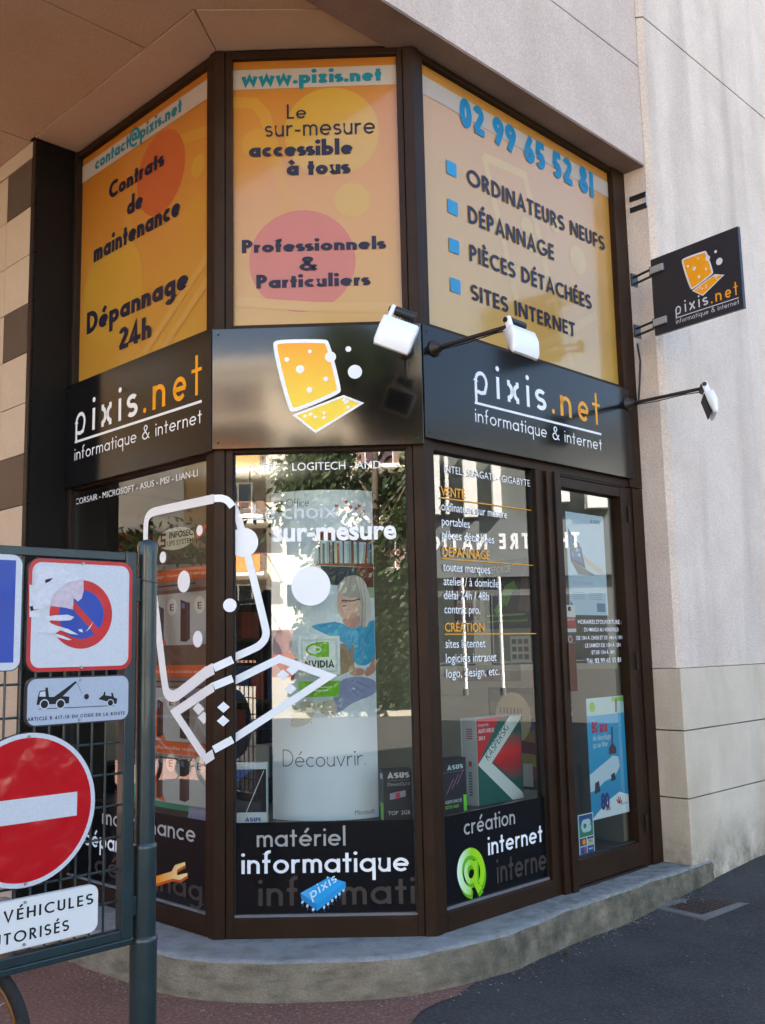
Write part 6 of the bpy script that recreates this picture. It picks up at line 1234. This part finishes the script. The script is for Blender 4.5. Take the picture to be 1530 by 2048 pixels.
def leafy(b, n, fn, size, mats, rn):
    for i in range(n):
        c_, nr_ = fn(); q1 = Vector((rn.uniform(-1, 1), rn.uniform(-1, 1), rn.uniform(-.6, 1))).normalized(); a = q1.orthogonal().normalized(); c2 = q1.cross(a); s_ = size*rn.uniform(.6, 1.3)
        b.face([c_-a*s_, c_-c2*s_*.45, c_+a*s_, c_+c2*s_*.45], mats[i % len(mats)])
def leafmat(nm, c): 
    m = mat(nm, c, .55, spec=.4); t = m.node_tree; bs_ = t.nodes['Principled BSDF']; bs_.inputs['Transmission Weight'].default_value = 0
    tr = t.nodes.new('ShaderNodeBsdfTranslucent'); tr.inputs[0].default_value = (c[0]*1.6, c[1]*1.5, c[2]*.8, 1); mx = t.nodes.new('ShaderNodeMixShader'); mx.inputs[0].default_value = .22
    o = t.nodes['Material Output']; t.links.new(bs_.outputs[0], mx.inputs[1]); t.links.new(tr.outputs[0], mx.inputs[2]); t.links.new(mx.outputs[0], o.inputs[0]); return m
LM = [leafmat('leaf_dark', (.020, .038, .011)), leafmat('leaf_mid', (.032, .058, .017)), leafmat('leaf_light', (.055, .080, .022))]
M_bark = mat('bark', (.09, .065, .045), .9, var=.3, scale=6, bump=.5, bscale=20)
rn = random.Random(11)
b = MB()
leafy(b, 5000, lambda: (Vector((rn.gauss(0, .22), rn.uniform(-7, 9), 2.95+abs(rn.gauss(.25, .28)))), None), .085, [leafmat('ivy_dark', (.04, .085, .015)), leafmat('ivy_light', (.10, .17, .03))], rn)
o = b.build('ivy', None, gw); o['kind'] = 'stuff'
def tree(x, y, h, r, label, n=6500, seed=1):
    rn = random.Random(seed); e = empty('street_tree', Matrix.Translation((x, y, -.06)), label, 'tree', 'street trees across the road')
    b = MB(); b.tube([(0, 0, 0), (.05, .02, h*.25), (-.04, .05, h*.5), (.06, 0, h*.8)], [.17, .14, .11, .05], M_bark, 10); b.build('trunk', M_bark, e)
    cl = []; b = MB()
    for i in range(26):
        a = rn.uniform(0, 6.28); z = rn.uniform(.20, 1.)*h; rr = r*math.sqrt(max(.06, 1-((z/h-.58)/.46)**2))*rn.uniform(.45, 1.); c_ = Vector((rr*math.cos(a), rr*math.sin(a), z)); cl.append((c_, rn.uniform(.45, .85)))
        b.tube([(0, 0, max(h*.22, z-rr*.9)), tuple(c_*.6+Vector((0, 0, z*.36))), tuple(c_)], [.05, .03, .012], M_bark, 6)
    b.build('limbs', M_bark, e)
    b = MB()
    def f():
        c_, s_ = cl[rn.randrange(len(cl))]; return c_+Vector((rn.gauss(0, 1), rn.gauss(0, 1), rn.gauss(0, .75)))*s_*.55, None
    leafy(b, n, f, .125, LM, rn); b.build('crown', None, e)
tree(-1.2, -15.4, 9.4, 2.1, 'leafy street tree mirrored in the right half of the centre window', 26000, 2)
tree(7.5, -18, 8.0, 2.1, 'leafy street tree across the road behind the camera to the right', 4000, 4)
tree(-15, -20, 8.5, 2.2, 'leafy street tree across the road behind the camera to the left', 4000, 5)

def shrub(x, y, h, r, label, n, seed):
    rn = random.Random(seed); e = empty('street_shrub', Matrix.Translation((x, y, -.06)), label, 'shrub', 'shrubs across the road')
    b = MB()
    for i in range(7): a = rn.uniform(0, 6.28); b.tube([(0, 0, 0), (.3*r*math.cos(a), .3*r*math.sin(a), h*.4), (.7*r*math.cos(a), .7*r*math.sin(a), h*.8)], [.04, .03, .01], M_bark, 6)
    b.build('stem', M_bark, e); b = MB()
    def f():
        a = rn.uniform(0, 6.28); z = rn.uniform(.02, 1)*h; rr = r*math.sqrt(max(.02, 1-(z/h)**3))*math.sqrt(rn.random())*(1+.25*noise.noise(Vector((a*2, z*1.5, seed)))); return Vector((rr*math.cos(a), rr*math.sin(a), z*(1+.15*noise.noise(Vector((a*3, 0, seed)))))), None
    leafy(b, n, f, .10, LM[:2]+[LM[0]], rn); b.build('foliage', None, e)
shrub(-1.9, -13.6, 3.9, 1.25, 'dense dark shrub mirrored beside the reading woman in the centre window', 9000, 21)
shrub(-.2, -14.2, 3.4, 1.1, 'dense dark shrub mirrored at the right edge of the centre window', 8000, 22)
